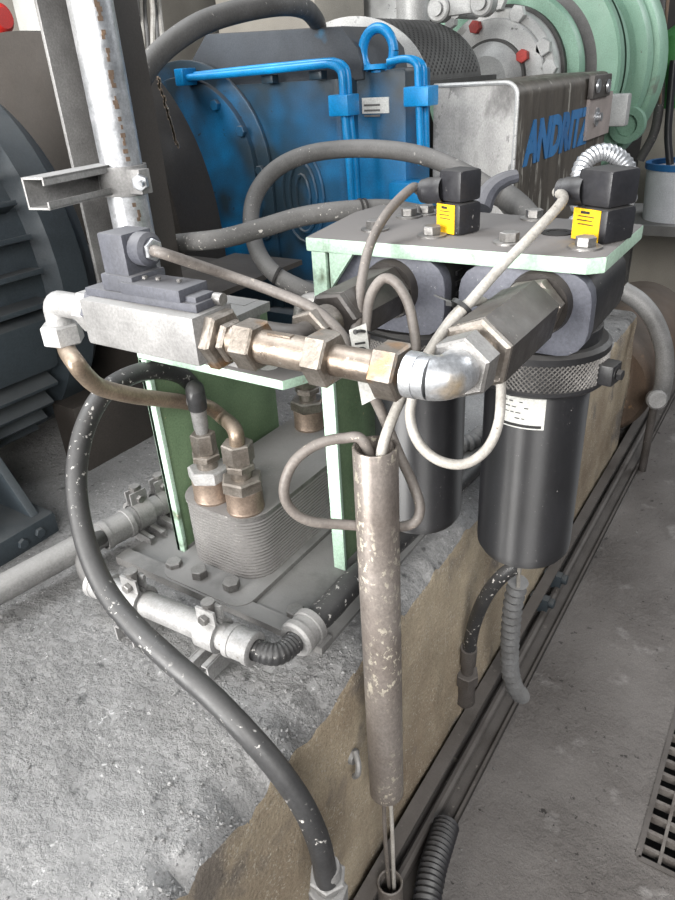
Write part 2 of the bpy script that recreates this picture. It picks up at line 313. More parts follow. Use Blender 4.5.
# ================================================================ SETTING
def rough_grid(bm, x0, x1, y0, y1, z, nx, ny, amp, hole=None):
    vs = {}
    for i in range(nx+1):
        for j in range(ny+1):
            x = x0+(x1-x0)*i/nx; y = y0+(y1-y0)*j/ny
            zz = z + amp*(noise.noise(V((x*3, y*3, 1)))*0.6+noise.noise(V((x*14, y*14, 5)))*0.4)
            vs[i, j] = bm.verts.new((x, y, zz))
    for i in range(nx):
        for j in range(ny):
            xm = x0+(x1-x0)*(i+.5)/nx; ym = y0+(y1-y0)*(j+.5)/ny
            if hole and hole(xm, ym): continue
            bm.faces.new((vs[i, j], vs[i+1, j], vs[i+1, j+1], vs[i, j+1]))
# floor slabs around the drain pit
GX0, GX1, GY0, GY1 = -0.002, 0.50, 0.925, 2.0
bm = B_()
def fb(x0, x1, y0, y1): box2(bm, (x0, y0, -0.12), (x1, y1, 0))
fb(-4.5, GX0, -2.2, 8.2); fb(GX1, 3.2, -2.2, 8.2); fb(GX0, GX1, -2.2, GY0); fb(GX0, GX1, GY1, 8.2)
floor = obj('floor', bm, M['floor'], label='grey brown concrete floor with stains along the plinth', kind='structure')
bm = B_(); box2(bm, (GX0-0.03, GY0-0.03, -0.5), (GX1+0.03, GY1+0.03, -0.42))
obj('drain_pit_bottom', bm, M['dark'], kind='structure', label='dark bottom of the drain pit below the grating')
bm = B_(); box2(bm, (-4.5, 8.2, -0.1), (3.2, 8.3, 5)); obj('wall_back', bm, M['wallgrey'], label='grimy grey wall far behind the machines', kind='structure')
bm = B_(); box2(bm, (-4.6, -2.2, -0.1), (-4.5, 8.3, 5)); obj('wall_left', bm, M['wall'], label='beige wall behind the motor', kind='structure')

# plinth
bm = B_()
PX0, PX1, PY0, PY1 = -4.3, SX, -0.9, 2.45
nx, ny = 150, 300
def px_(i):  # finer towards the edge
    u = i/nx; return PX0+(PX1-PX0)*(1-(1-u)**2.4)
def edge_round(y): return (0.012+0.022*max(0, noise.noise(V((y*9, 3.3, 0)))+0.15)+0.012*noise.noise(V((y*38, 0, 7))))*(1.0 if y > 0.6 else 1.35)
vs = {}
for i in range(nx+1):
    for j in range(ny+1):
        x = px_(i); y = PY0+(PY1-PY0)*j/ny
        near = max(0, min(1, (0.62-y)/0.35))*max(0, min(1, (x+1.35)/0.5))
        z = DZ + 0.006*noise.noise(V((x*3, y*3, 0))) + (0.001+0.0022*near)*noise.noise(V((x*24, y*24, 2))) + (0.0006+0.0022*near)*noise.noise(V((x*60, y*60, 9)))
        z += 0.010*max(0, noise.noise(V((x*9+5, y*9, 4)))-0.25)*(0.3+near)
        e = max(edge_round(y), 0.006); d = PX1-x
        if d < e*2.2: z -= e*(1-min(1, d/(e*2.2)))**2*1.3
        vs[i, j] = bm.verts.new((x, y, z))
for i in range(nx):
    for j in range(ny): bm.faces.new((vs[i, j], vs[i+1, j], vs[i+1, j+1], vs[i, j+1]))
nk = 26
prev = [vs[nx, j] for j in range(ny+1)]
for k in range(1, nk+1):
    cur = []
    for j in range(ny+1):
        y = PY0+(PY1-PY0)*j/ny; z0 = vs[nx, j].co.z; z = z0*(1-k/nk) - 0.02*(k/nk)
        d = 0.004*noise.noise(V((y*20, z*20, 3)))+0.003*noise.noise(V((y*60, z*60, 3)))+0.008*noise.noise(V((y*2.5, z*5, 8)))
        cur.append(bm.verts.new((SX+d+0.004, y, z)))
    for j in range(ny):
        f = bm.faces.new((prev[j], cur[j], cur[j+1], prev[j+1])); f.material_index = 1
    prev = cur
# crumbs of concrete lying on the plinth and the floor
def crumbs(name, n, gen, m, label):
    bm = B_(); rnd = random.Random(11)
    for _ in range(n):
        x, y, z, sz = gen(rnd); q = Matrix.Translation((x, y, z)) @ Matrix.Rotation(rnd.random()*6.28, 4, 'Z') @ Matrix.Rotation(rnd.random()*3, 4, 'X') @ Matrix.Diagonal((sz, sz*(0.5+0.5*rnd.random()), sz*(0.35+0.3*rnd.random()), 1))
        bmesh.ops.create_icosphere(bm, subdivisions=1, radius=1.0, matrix=q)
    return bm
def gdeck(rn):
    y = -0.1+1.2*rn.random()**1.4; x = SX-0.02-1.0*rn.random()**1.5
    return x, y, DZ+0.001, 0.0010+0.0032*rn.random()**3
def gedge(rn):
    y = -0.1+0.95*rn.random(); x = SX-0.06*rn.random()**1.6; e = max(edge_round(y), 0.006); d = SX-x
    z = DZ-(e*(1-min(1, d/(e*2.2)))**2*1.3 if d < e*2.2 else 0); return x, y, z+0.0005, 0.0009+0.0030*rn.random()**2.5
obj('edge_crumbs', crumbs('c', 1100, gedge, 'deck', ''), M['deck'], label='coarse grey crumbs along the chipped edge of the plinth', cat='debris', kind='stuff')
obj('concrete_crumbs', crumbs('c', 900, gdeck, 'deck', ''), M['deck'], label='small grey concrete crumbs scattered over the plinth top', cat='debris', kind='stuff')
def gfl(rn):
    return -0.31+0.9*rn.random()**1.6, 0.5+2.2*rn.random(), 0.001, 0.0012+0.0028*rn.random()**3
obj('floor_grit', crumbs('c', 260, gfl, 'floor', ''), M['base'], label='dark grit scattered over the floor beside the plinth', cat='debris', kind='stuff')
# far end of the plinth
a = [vs[i, ny] for i in range(nx+1)]
lo = [bm.verts.new((v.co.x, v.co.y, -0.02)) for v in a]
for i in range(nx):
    f = bm.faces.new((a[i], lo[i], lo[i+1], a[i+1])); f.material_index = 1
plinth = obj('concrete_plinth', bm, [M['deck'], M['side']], kind='structure', label='raised concrete plinth, dusty grey on top with a chipped edge and an ochre stained side', ang=60)

# ================================================================ DRAIN GRATING
g = thing('drain_grating', 'steel bar grating set over the drain in the floor at the right', 'grating', (0.27, 1.5, 0))
for (a, b) in (((GX0-0.006, GY0, -0.03), (GX0+0.004, GY1, 0.003)), ((GX1-0.004, GY0, -0.03), (GX1+0.006, GY1, 0.003)), ((GX0, GY0-0.006, -0.03), (GX1, GY0+0.004, 0.003)), ((GX0, GY1-0.004, -0.03), (GX1, GY1+0.006, 0.003))):
    bm = B_(); box2(bm, a, b); obj('frame_bar', bm, M['rail'], g)
x = GX0+0.036
while x < GX1-0.01:
    bm = B_(); box2(bm, (x-0.003, GY0+0.004, -0.028), (x+0.003, GY1-0.004, 0.0)); obj('bearing_bar', bm, M['grate'], g); x += 0.036
me0 = None; y = GY0+0.03
while y < GY1-0.01:
    bm = B_(); box2(bm, (GX0+0.004, y-0.004, -0.020), (GX1-0.004, y+0.004, -0.002)); obj('cross_bar', bm, M['grate'], g); y += 0.037

# ================================================================ FLOOR RUNS along the plinth foot
bm = B_()
def lsec(bm, x0, x1, z0, z1, y0, y1): box2(bm, (x0, y0, z0), (x1, y1, z1))
lsec(bm, -0.415, -0.325, 0.0, 0.006, 0.2, 3.4); lsec(bm, -0.331, -0.325, 0.0, 0.018, 0.2, 3.4)
obj('angle_rail', bm, M['rail'], label='dirty steel angle running along the foot of the plinth on the floor', cat='rail')
bm = B_(); lsec(bm, -0.405, -0.398, 0.009, 0.075, 0.2, 3.1); lsec(bm, -0.398, -0.376, 0.068, 0.075, 0.2, 3.1)
obj('cable_rail', bm, M['rail'], label='raised dirty steel profile beside the stained plinth side', cat='rail')
bm = B_(); hose(bm, [(-0.367, 0.3, 0.024), (-0.367, 1.2, 0.024), (-0.369, 2.2, 0.024), (-0.367, 3.3, 0.024)], 0.012, 10)
obj('floor_conduit', bm, M['rail'], label='thin dirty pipe lying in the angle along the plinth foot', cat='pipe')
t = thing('conduit_clip', 'two teal stained clips holding the conduit below the right filter', 'clip', (-0.37, 1.5, 0.02))
for (a, b) in (((560, 565), 0.05), ((548, 578), 0.0)):
    p = P(a[0], a[1], X=-0.37); bm = B_(); box(bm, (-0.385, p.y, 0.05), (0.05, 0.025, 0.045)); cyl(bm, (-0.36, p.y, 0.06), (-0.345, p.y, 0.06), 0.014, 12)
    obj('clip', bm, M['motor'], t, bevel=0.002)

# ================================================================ GREEN FILTER STAND
YF = 0.782
st = thing('filter_stand', 'mint green steel stand whose dusty top plate carries the two black filters', 'stand', (-0.549, 0.86, DZ))
PT, PB = 1.156, 1.137
c0 = P(305, 237, Z=PT); c1 = P(354, 212, Z=PT)
prs = [(c0.x, c0.y), (-0.195, 0.785), (-0.178, 0.80), (-0.178, 0.985), (-0.60, 1.03), (c1.x, c1.y)]
bm = B_(); prism(bm, [(x, y, PB) for x, y in prs], (0, 0, 1), PT-PB)
obj('top_plate', bm, M['green'], st, bevel=0.003)
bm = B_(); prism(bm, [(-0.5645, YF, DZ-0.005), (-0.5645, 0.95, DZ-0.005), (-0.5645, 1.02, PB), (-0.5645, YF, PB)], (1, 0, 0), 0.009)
obj('side_plate', bm, M['greenshade'], st, bevel=0.002)
bm = B_(); box2(bm, (-0.5655, YF-0.003, DZ-0.004), (-0.5425, YF+0.004, PB)); obj('lit_edge_strip', bm, M['green'], st, bevel=0.001)  # thin strip carries the painted lit tone of the leg's front edge
bm = B_(); prism(bm, [(-0.538, YF, PB-0.05), (-0.538, YF, PB), (-0.50, YF, PB)], (0, 1, 0), 0.008)
obj('gusset', bm, M['green'], st)
for (x, y) in ((432, 236), (509, 243), (585, 248), (409, 217), (375, 230), (534, 219), (426, 214), (612, 222)):
    p = P(x, y, Z=PT); bolt(st, p, 0.021, 0.011)
for (x, y) in ((557, 233), (450, 229)):
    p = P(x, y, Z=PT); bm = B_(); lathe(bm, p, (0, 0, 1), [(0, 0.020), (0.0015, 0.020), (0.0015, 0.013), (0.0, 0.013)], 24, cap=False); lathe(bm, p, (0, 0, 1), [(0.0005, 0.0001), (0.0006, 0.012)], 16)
    obj('threaded_hole', bm, M['dark'], st)  # flat dark disc, the hole's shade is painted

# ================================================================ FILTERS
def make_filter(xc, label, right):
    yb = 0.89; fz0, fz1 = 1.032, PB-0.002
    f = thing('pressure_filter', label, 'filter', (xc, yb, 0.66), group='black pressure filters under the green plate')
    hw = 0.083
    def outline(s, z0, z1, ch):
        pts = []
        for (sx, sz, a0) in ((1, 1, 0), (-1, 1, 90), (-1, -1, 180), (1, -1, 270)):
            cx = sx*(s-ch); cz = ((z1-ch) if sz > 0 else (z0+ch))
            for k in range(5):
                a = math.radians(a0+90*k/4); pts.append((cx+ch*math.cos(a), cz+ch*math.sin(a)))
        return pts
    bm = B_(); pts = outline(hw, fz0, fz1, 0.034)
    prism(bm, [(xc+x, 0.798, z) for x, z in pts], (0, 1, 0), 0.022); obj('front_face', bm, M['face'], f, bevel=0.002)
    bm = B_()
    pts = outline(hw-0.002, fz0-0.004, fz1, 0.04)
    prism(bm, [(xc+x, 0.821, z) for x, z in pts], (0, 1, 0), 0.155)
    lathe(bm, (xc, yb, fz0-0.018), (0, 0, 1), [(0, 0.078), (0.03, 0.078)], 40)
    obj('filter_head', bm, M['black'], f, bevel=0.003)
    # collar with a cross-cut knurl as real relief
    bm = B_(); R = 0.091; z1 = fz0-0.006; z0 = z1-0.060
    lathe(bm, (xc, yb, z0), (0, 0, 1), [(0, 0.074), (0.0, R-0.004), (0.004, R), (0.009, R), (0.0095, R-0.002), (0.046, R-0.002), (0.0465, R), (0.055, R), (0.060, R-0.005), (0.060, 0.074)], 64, cap=False)
    obj('collar', bm, M['black'], f)
    bm = B_(); n = 84
    for k in range(n):
        for s in (1, -1):
            a = 2*PI*k/n; prev2 = None
            for q in range(4):
                aa = a+s*0.13*(q-1.5); zz = z0+0.010+0.036*q/3
                p = V((xc+(R+0.0)*math.cos(aa), yb+(R+0.0)*math.sin(aa), zz)); o_ = V((math.cos(aa), math.sin(aa), 0)); tng = V((-math.sin(aa), math.cos(aa), 0))
                a_ = bm.verts.new(p-o_*0.0022-tng*0.0013); b_ = bm.verts.new(p); c_ = bm.verts.new(p-o_*0.0022+tng*0.0013)
                if prev2:
                    bm.faces.new((prev2[0], prev2[1], b_, a_)); bm.faces.new((prev2[1], prev2[2], c_, b_))
                prev2 = (a_, b_, c_)
    obj('knurl', bm, M['knurl'], f, kind='stuff')
    rb = 0.072; zb = 0.662
    bm = B_(); top = z0+0.004
    prof = [(0, 0.0), (0.0, rb-0.030), (0.003, rb-0.018), (0.010, rb-0.007), (0.020, rb-0.001), (0.03, rb), (top-zb, rb)]
    lathe(bm, (xc, yb, zb), (0, 0, 1), prof, 56); obj('bowl', bm, M['bowl'], f)
    if right:
        bm = B_(); aa = math.radians(-8); d = V((math.cos(aa), math.sin(aa), 0)); c = V((xc, yb, z0+0.024))
        box(bm, c+d*(R+0.006), (0.022, 0.03, 0.028), rz=aa); obj('lug', bm, M['black'], f, bevel=0.003)
        bolt(f, c+d*(R+0.016), 0.013, 0.007, axis=d, m='black')
        # nameplate wrapped round the bowl
        def lab(r, a0, a1, za, zb_, mm, nm, par=f):
            bm = B_(); n = 10; v0 = []
            for k in range(n+1):
                a = a0+(a1-a0)*k/n; v0.append((bm.verts.new((xc+r*math.cos(a), yb+r*math.sin(a), za)), bm.verts.new((xc+r*math.cos(a), yb+r*math.sin(a), zb_))))
            for k in range(n): bm.faces.new((v0[k][0], v0[k+1][0], v0[k+1][1], v0[k][1]))
            return obj(nm, bm, M[mm], par)
        A0, A1 = math.radians(-118), math.radians(-62)
        zt = top-0.004
        pl = lab(rb+0.0008, A0, A1, zt-0.052, zt, 'paper', 'nameplate')
        pl['label'] = 'off-white printed nameplate'
        lab(rb+0.0012, A0+0.05, A1-0.05, zt-0.006, zt-0.002, 'ink', 'printed_band', pl); lab(rb+0.0012, A0+0.05, A1-0.05, zt-0.050, zt-0.0455, 'ink', 'printed_band', pl)
        random.seed(3)
        for rr in range(4):
            a = A0+0.10
            for q in range(5):
                wd = 0.05+0.05*random.random()
                if random.random() < 0.75: lab(rb+0.0012, a, a+wd, zt-0.014-rr*0.008, zt-0.0125-rr*0.008, 'ink', 'printed_line', pl)
                a += wd+0.035
    # drain nipple at the bottom
    bm = B_(); cyl(bm, (xc, yb, zb-0.012), (xc, yb, zb+0.002), 0.016, 16); obj('drain_plug', bm, M['black'], f)
    return f
XR, XL = -0.270, -0.455
make_filter(XR, 'right black filter, with a printed nameplate on its bowl', True)
make_filter(XL, 'left black filter, half hidden behind the speckled steel tube', False)
# casting marks on the left head side
fl = [o for o in C.objects if o.name == 'pressure_filter.001'][0]
bm = B_()
for k in range(5): box(bm, (XL+0.0815, 0.845+0.0*k, 1.110-0.014*k), (0.003, 0.018, 0.006))
obj('cast_mark', bm, M['black'], fl, kind='stuff')

# ================================================================ PIPE RUN (union, elbow)
YP, ZP = 0.537, 1.096
pr = thing('steel_pipe_run', 'tarnished steel pipe run from the solenoid valve to the silver elbow', 'pipe', (-0.42, YP, ZP))
def hx(x0, x1, af, m, nm='hex_nut', rot=PI/6): bm = B_(); hexp(bm, (x0, YP, ZP), (x1, YP, ZP), af, rot); return obj(nm, bm, M[m], pr)
def Xa(px, py=350): return P(px, py, Z=ZP).x
hx(-0.532, -0.514, 0.060, 'nut'); hx(-0.512, -0.503, 0.042, 'nut')
bm = B_(); cyl(bm, (-0.53, YP, ZP), (-0.48, YP, ZP), 0.0185); obj('adapter', bm, M['tan'], pr)
hx(-0.492, -0.464, 0.049, 'nut')
bm = B_(); cyl(bm, (-0.475, YP, ZP), (-0.395, YP, ZP), 0.0185); box(bm, (-0.435, YP-0.003, ZP+0.0185), (0.03, 0.008, 0.002)); obj('union_body', bm, M['tan'], pr)
hx(-0.396, -0.370, 0.051, 'nut')
bm = B_(); cyl(bm, (-0.385, YP, ZP), (-0.29, YP, ZP), 0.0165); obj('pipe', bm, M['tan'], pr)
hx(-0.318, -0.290, 0.050, 'nut')
# elbow body: along X then turning along Y
EX = -0.248
bm = B_(); path = [V((-0.284, YP, ZP)), V((-0.272, YP, ZP)), V((-0.262, YP, ZP))]
for k in range(0, 9):
    a = math.radians(90*k/8); path.append(V((EX-0.018+0.018*math.sin(a), YP+0.018-0.018*math.cos(a), ZP)))
path += [V((EX, YP+0.03, ZP)), V((EX, YP+0.06, ZP))]
sweep(bm, path, 0.0215, 24); obj('elbow', bm, M['galv'], pr, label='bright zinc elbow')
bm = B_(); cyl(bm, (-0.286, YP, ZP), (-0.274, YP, ZP), 0.0225, 24); obj('collar', bm, M['galv'], pr)

hp = thing('hex_adapter', 'long black hexagonal adapter screwed into the right filter head', 'fitting', (EX, 0.7, ZP))
bm = B_(); hexp(bm, (EX, 0.566, ZP), (EX, 0.596, ZP), 0.056, 0.15); obj('union_nut', bm, M['zinc'], hp, label='grey union nut')
bm = B_(); cyl(bm, (EX, 0.59, ZP), (EX, 0.612, ZP), 0.024); obj('thread_neck', bm, M['nut'], hp)
bm = B_(); hexp(bm, (EX, 0.604, ZP), (EX, 0.622, ZP), 0.067, 0.15); obj('end_hex', bm, M['nut'], hp, label='tan end face of the hexagon')
bm = B_(); hexp(bm, (EX, 0.612, ZP), (EX, 0.755, ZP), 0.068, 0.15, ch=0.05)
obj('hex_body', bm, M['blackfit'], hp)
bm = B_(); cyl(bm, (EX, 0.75, ZP), (EX, 0.775, ZP), 0.032); hexp(bm, (EX, 0.762, ZP), (EX, 0.784, ZP), 0.062, 0.3); obj('rear_hex', bm, M['nut'], hp)
bm = B_(); lathe(bm, (EX, 0.784, ZP), (0, 1, 0), [(0, 0.038), (0.014, 0.040)], 36); obj('flange_ring', bm, M['blackfit'], hp)

# left filter inlet: same adapter, towards the valve side
XQ = XL+0.005; ZQ = 1.092
h2 = thing('left_filter_fitting', 'dark hexagonal fitting screwed into the left filter head behind the cables', 'fitting', (XQ, 0.7, ZQ))
bm = B_(); hexp(bm, (XQ, 0.660, ZQ), (XQ, 0.785, ZQ), 0.062, 0.35, ch=0.05); obj('hex_body', bm, M['blackfit'], h2)
bm = B_(); lathe(bm, (XQ, 0.784, ZQ), (0, 1, 0), [(0, 0.038), (0.014, 0.040)], 36); obj('flange_ring', bm, M['blackfit'], h2)
bm = B_(); hexp(bm, (XQ, 0.650, ZQ), (XQ, 0.664, ZQ), 0.061, 0.35); obj('end_hex', bm, M['blackfit'], h2)
bm = B_(); cyl(bm, (XQ, 0.615, ZQ), (XQ, 0.645, ZQ), 0.022); hexp(bm, (XQ, 0.600, ZQ), (XQ, 0.626, ZQ), 0.046, 0.2); obj('union_nut', bm, M['nut'], h2)
bm = B_(); sweep(bm, spline([(XQ, 0.60, ZQ), (XQ-0.002, 0.588, ZQ), (XQ-0.012, 0.582, ZQ), (XQ-0.03, 0.58, ZQ), (XQ-0.05, 0.58, ZQ)], 5), 0.015, 16); obj('elbow', bm, M['blackfit'], h2)

# ================================================================ SOLENOID VALVE
vx0, vx1 = P(82, 315, Y=0.50).x, P(195, 340, Y=0.50).x
vz0, vz1 = 1.074, 1.130
sv = thing('solenoid_valve', 'grey steel valve block with dark solenoid coil at the left end of the pipe', 'valve', ((vx0+vx1)/2, 0.545, vz0))
bm = B_(); box2(bm, (vx0, 0.50, vz0), (vx1, 0.565, vz1))
obj('valve_block', bm, M['galv_dull'], sv, bevel=0.004)
bm = B_(); box2(bm, (vx0-0.004, 0.515, vz1), (vx1-0.006, 0.560, vz1+0.010)); obj('coil_plate', bm, M['greyplastic'], sv, bevel=0.002)
bm = B_(); box2(bm, (vx0+0.065, 0.512, vz1+0.010), (vx1-0.026, 0.558, vz1+0.024)); box2(bm, (vx1-0.030, 0.520, vz1+0.006), (vx1-0.010, 0.55, vz1+0.016)); obj('coil_housing', bm, M['greyplastic'], sv, bevel=0.002)
for dx in (0.09, 0.11, 0.14):
    bm = B_(); cyl(bm, (vx0+dx, 0.53+0.1*(dx-0.09), vz1+0.026), (vx0+dx, 0.53+0.1*(dx-0.09), vz1+0.029), 0.003, 10); obj('screw', bm, M['zinc'], sv)
bm = B_(); cyl(bm, (vx1-0.008, 0.548, vz1+0.008), (vx1+0.004, 0.548, vz1+0.008), 0.007, 12); obj('plunger', bm, M['zinc'], sv)
# connector standing on the coil
cx = P(132, 262, Y=0.54).x; ctop = P(140, 232, Y=0.54).z
bm = B_(); box2(bm, (cx-0.028, 0.520, vz1+0.010), (cx+0.014, 0.565, ctop)); box2(bm, (cx-0.032, 0.516, vz1+0.010), (cx+0.022, 0.569, vz1+0.030))
obj('plug_housing', bm, M['greyplastic'], sv, bevel=0.003)
gz = P(150, 250, Y=0.54).z
bm = B_(); lathe(bm, (cx+0.010, 0.542, gz), (1, 0, 0), [(0, 0.016), (0.006, 0.019), (0.022, 0.019), (0.026, 0.014)], 20); obj('cable_gland', bm, M['greyplastic'], sv)
bm = B_(); hexp(bm, (cx+0.034, 0.542, gz), (cx+0.041, 0.542, gz), 0.022); obj('gland_nut', bm, M['galv'], sv)
# hexes either side of the block
bm = B_(); hexp(bm, (vx1-0.002, YP, ZP), (vx1+0.006, YP, ZP), 0.055, PI/6); obj('end_face', bm, M['galv_dull'], sv)
el = thing('elbow_union', 'pale zinc elbow union on the left end of the valve block', 'fitting', (vx0-0.05, YP, ZP))
bm = B_(); hexp(bm, (vx0-0.018, YP, ZP+0.01), (vx0-0.0005, YP, ZP+0.01), 0.050, PI/6); obj('lock_nut', bm, M['greyplastic'], el)
ec = P(52, 302, Y=YP)
bm = B_(); hexp(bm, (vx0-0.036, YP, ec.z), (vx0-0.012, YP, ec.z), 0.050, PI/6); obj('hex_nut', bm, M['coupling'], el)
ed = P(62, 330, Y=YP)
exx = ed.x
bm = B_(); path = [V((vx0-0.04, YP, ec.z))]
for k in range(9):
    a = math.radians(90*k/8); path.append(V((exx+0.012-0.012*math.sin(a), YP, ec.z-0.012+0.012*math.cos(a))))
path.append(V((exx, YP, ec.z-0.045)))
sweep(bm, path, 0.017, 20); obj('elbow', bm, M['coupling'], el)
bm = B_(); hexp(bm, (exx, YP, ec.z-0.056), (exx, YP, ec.z-0.028), 0.048, 0.2); obj('union_nut', bm, M['coupling'], el)
# ================================================================ BROWN TUBE from valve to cooler
pB1 = P(240, 478, Z=0.79)   # at boss 2
CT = 0.722                   # cooler top height
B1 = P(213, 497, Z=CT); B2 = P(246, 508, Z=CT); B3 = P(310, 426, Z=CT)
br = thing('brown_steel_tube', 'bent brown steel tube from the elbow union down to the front port of the cooler', 'pipe', (exx, YP, 0.8))
topz = CT+0.125
e1 = V((exx, YP, ec.z-0.05))
tubepts = [e1, V((exx, YP, ec.z-0.068))] + ptx((75, 362, 0.895), (85, 375, 0.92), (100, 387, 0.96), (130, 395, 1.01), (158, 399, 1.06), (184, 402, 1.11), (208, 407, 1.15), (222, 417, 1.18)) + [V((B2.x, B2.y, topz+0.022)), V((B2.x, B2.y, topz-0.02))]
bm = B_(); hose(bm, tubepts, 0.0125, 16, 8); obj('tube', bm, M['copper'], br)
# ================================================================ COOLER
ck = thing('plate_heat_exchanger', 'ribbed steel plate heat exchanger lying on the plinth between the green legs', 'heat exchanger', (-0.77, 0.9, DZ))
q0 = P(270, 578, Z=DZ+0.01)
CX1 = q0.x+0.002; CX0 = CX1-0.172; CY0 = q0.y-0.030; CY1 = CY0+0.46
def rrect(x0, x1, y0, y1, r, n=6):
    out = []
    for (cx_, cy_, a0) in ((x1-r, y1-r, 0), (x0+r, y1-r, 90), (x0+r, y0+r, 180), (x1-r, y0+r, 270)):
        for k in range(n+1):
            a = math.radians(a0+90*k/n); out.append((cx_+r*math.cos(a), cy_+r*math.sin(a)))
    return out
npl = 19; zlo = DZ+0.014; zhi = CT-0.006
for k in range(npl):
    za = zlo+(zhi-zlo)*k/npl; zb_ = za+(zhi-zlo)/npl
    bm = B_(); rings = []
    for (zz, ins) in ((za, 0.0055), (za+0.0018, 0.0), (zb_-0.0022, 0.0), (zb_, 0.0055)):
        rings.append([bm.verts.new((x, y, zz)) for x, y in rrect(CX0+ins, CX1-ins, CY0+ins, CY1-ins, 0.048)])
    for a, b in zip(rings[:-1], rings[1:]):
        for i in range(len(a)): bm.faces.new((a[i], a[(i+1) % len(a)], b[(i+1) % len(b)], b[i]))
    obj('plate', bm, M['cooler'], ck)
bm = B_(); prism(bm, [(x, y, zhi) for x, y in rrect(CX0-0.002, CX1+0.002, CY0-0.002, CY1+0.002, 0.05)], (0, 0, 1), CT-zhi); obj('cover_plate', bm, M['cooler'], ck)
bm = B_(); prism(bm, [(x, y, DZ+0.006) for x, y in rrect(CX0-0.01, CX1+0.014, CY0-0.062, CY1+0.03, 0.03)], (0, 0, 1), 0.010); obj('foot_plate', bm, M['base'], ck, bevel=0.001)
for nm, p, hs in (('port', B1, 0), ('port', B2, 1), ('port', B3, 2)):
    bm = B_(); r = 0.031
    lathe(bm, p, (0, 0, 1), [(0, r), (0.004, r+0.001), (0.006, r), (0.040, r), (0.042, r-0.004)], 28); pb = obj('port', bm, M['boss'], ck)
    bm = B_(); hexp(bm, p+V((0, 0, 0.040)), p+V((0, 0, 0.062)), 0.062, 0.5+hs*0.7); obj('port_hex', bm, M['nut'] if hs != 0 else M['coupling'], ck)
    bm = B_(); cyl(bm, p+V((0, 0, 0.062)), p+V((0, 0, 0.090)), 0.018); hexp(bm, p+V((0, 0, 0.076)), p+V((0, 0, 0.088)), 0.044, 0.3); obj('neck', bm, M['nut'], ck)
    bm = B_(); hexp(bm, p+V((0, 0, 0.090)), p+V((0, 0, 0.125)), 0.045 if hs else 0.036, 0.9); obj('port_nut', bm, M['nut'], ck)
for (x, y) in ((232, 588), (200, 576)):
    bolt(ck, P(x, y, Z=DZ+0.016), 0.026, 0.016, washer=False)
# riser and elbow from the back port
pu = B3+V((0, 0, 0.125)); ptop = V((B3.x, B3.y, 0.99))
rp = thing('return_elbow_pipe', 'grey elbow pipe rising from the rear port of the cooler behind the steel pipe run', 'pipe', (B3.x, B3.y, CT+0.125))
bm = B_(); hose(bm, [pu, pu+V((0, 0, 0.05)), ptop-V((0, 0, 0.04)), ptop+V((0.012, 0, -0.01)), ptop+V((0.05, 0, 0)), ptop+V((0.14, 0, 0.0))], 0.015, 16, 6); obj('tube', bm, M['zinc'], rp)
bm = B_(); hexp(bm, ptop+V((0.05, 0, 0)), ptop+V((0.085, 0, 0)), 0.05, 0.2); obj('union_nut', bm, M['coupling'], rp)
# base plate under everything
bm = B_(); box2(bm, (-0.93, 0.60, DZ-0.012), (-0.47, 0.63, DZ+0.014)); box2(bm, (-0.93, 0.63, DZ-0.012), (-0.47, 1.35, DZ+0.007))
obj('base_frame', bm, M['base'], label='oily steel base sheet on the plinth below the heat exchanger', cat='base plate')
for k, (x, y) in enumerate(((175, 568), (296, 616))):
    t = thing('anchor_bolt', ['hex anchor bolt at the foot of the left green leg', 'hex anchor bolt beside the grey coupling below the right green leg'][k], 'bolt', P(x, y, Z=DZ+0.006))
    bm = B_(); lathe(bm, P(x, y, Z=DZ+0.006), (0, 0, 1), [(0, 0.032), (0.003, 0.032)], 24); obj('washer', bm, M['base'], t)
    bolt(t, P(x, y, Z=DZ+0.009), 0.026, 0.016, washer=False, name='bolt_head')

# ================================================================ LEFT GREEN BRACKET with shelf
bk = thing('valve_bracket', 'green steel bracket with a pale edged shelf below the valve block', 'bracket', (-0.83, 0.8, DZ))
gx = -0.852
SZ = 0.968
bm = B_(); prism(bm, [(gx, 0.679, DZ-0.003), (gx, 1.0, DZ-0.003), (gx, 1.0, SZ), (gx, 0.679, SZ)], (1, 0, 0), 0.010); obj('leg_plate', bm, M['greenshade'], bk, bevel=0.002)
bm = B_(); box2(bm, (gx, 0.679, DZ-0.003), (gx+0.020, 0.688, SZ)); obj('edge_flange', bm, M['green'], bk, bevel=0.002)  # flange in the lit green tone, leg plate in the shaded one
fr = P(283, 389, Y=0.679); bc = P(303, 371, Z=SZ+0.014)
bm = B_(); prism(bm, [(gx, 0.679, SZ), (fr.x, 0.679, SZ), (max(bc.x, fr.x+0.02), bc.y, SZ), (gx, bc.y+0.10, SZ)], (0, 0, 1), 0.015); obj('shelf', bm, M['green'], bk, bevel=0.003)
bm = B_(); box2(bm, (-0.72, 0.69, SZ+0.015), (-0.62, 0.72, 1.079)); box2(bm, (-0.70, 0.56, 1.066), (-0.60, 0.72, 1.0785)); obj('mounting_block', bm, M['galv_dull'], bk)
hl = P(269, 367, Z=SZ+0.0155); bm = B_(); lathe(bm, hl, (0, 0, 1), [(0, 0.0001), (0.0004, 0.014)], 20); obj('slot', bm, M['paper'], bk, label='pale slot hole in the shelf')

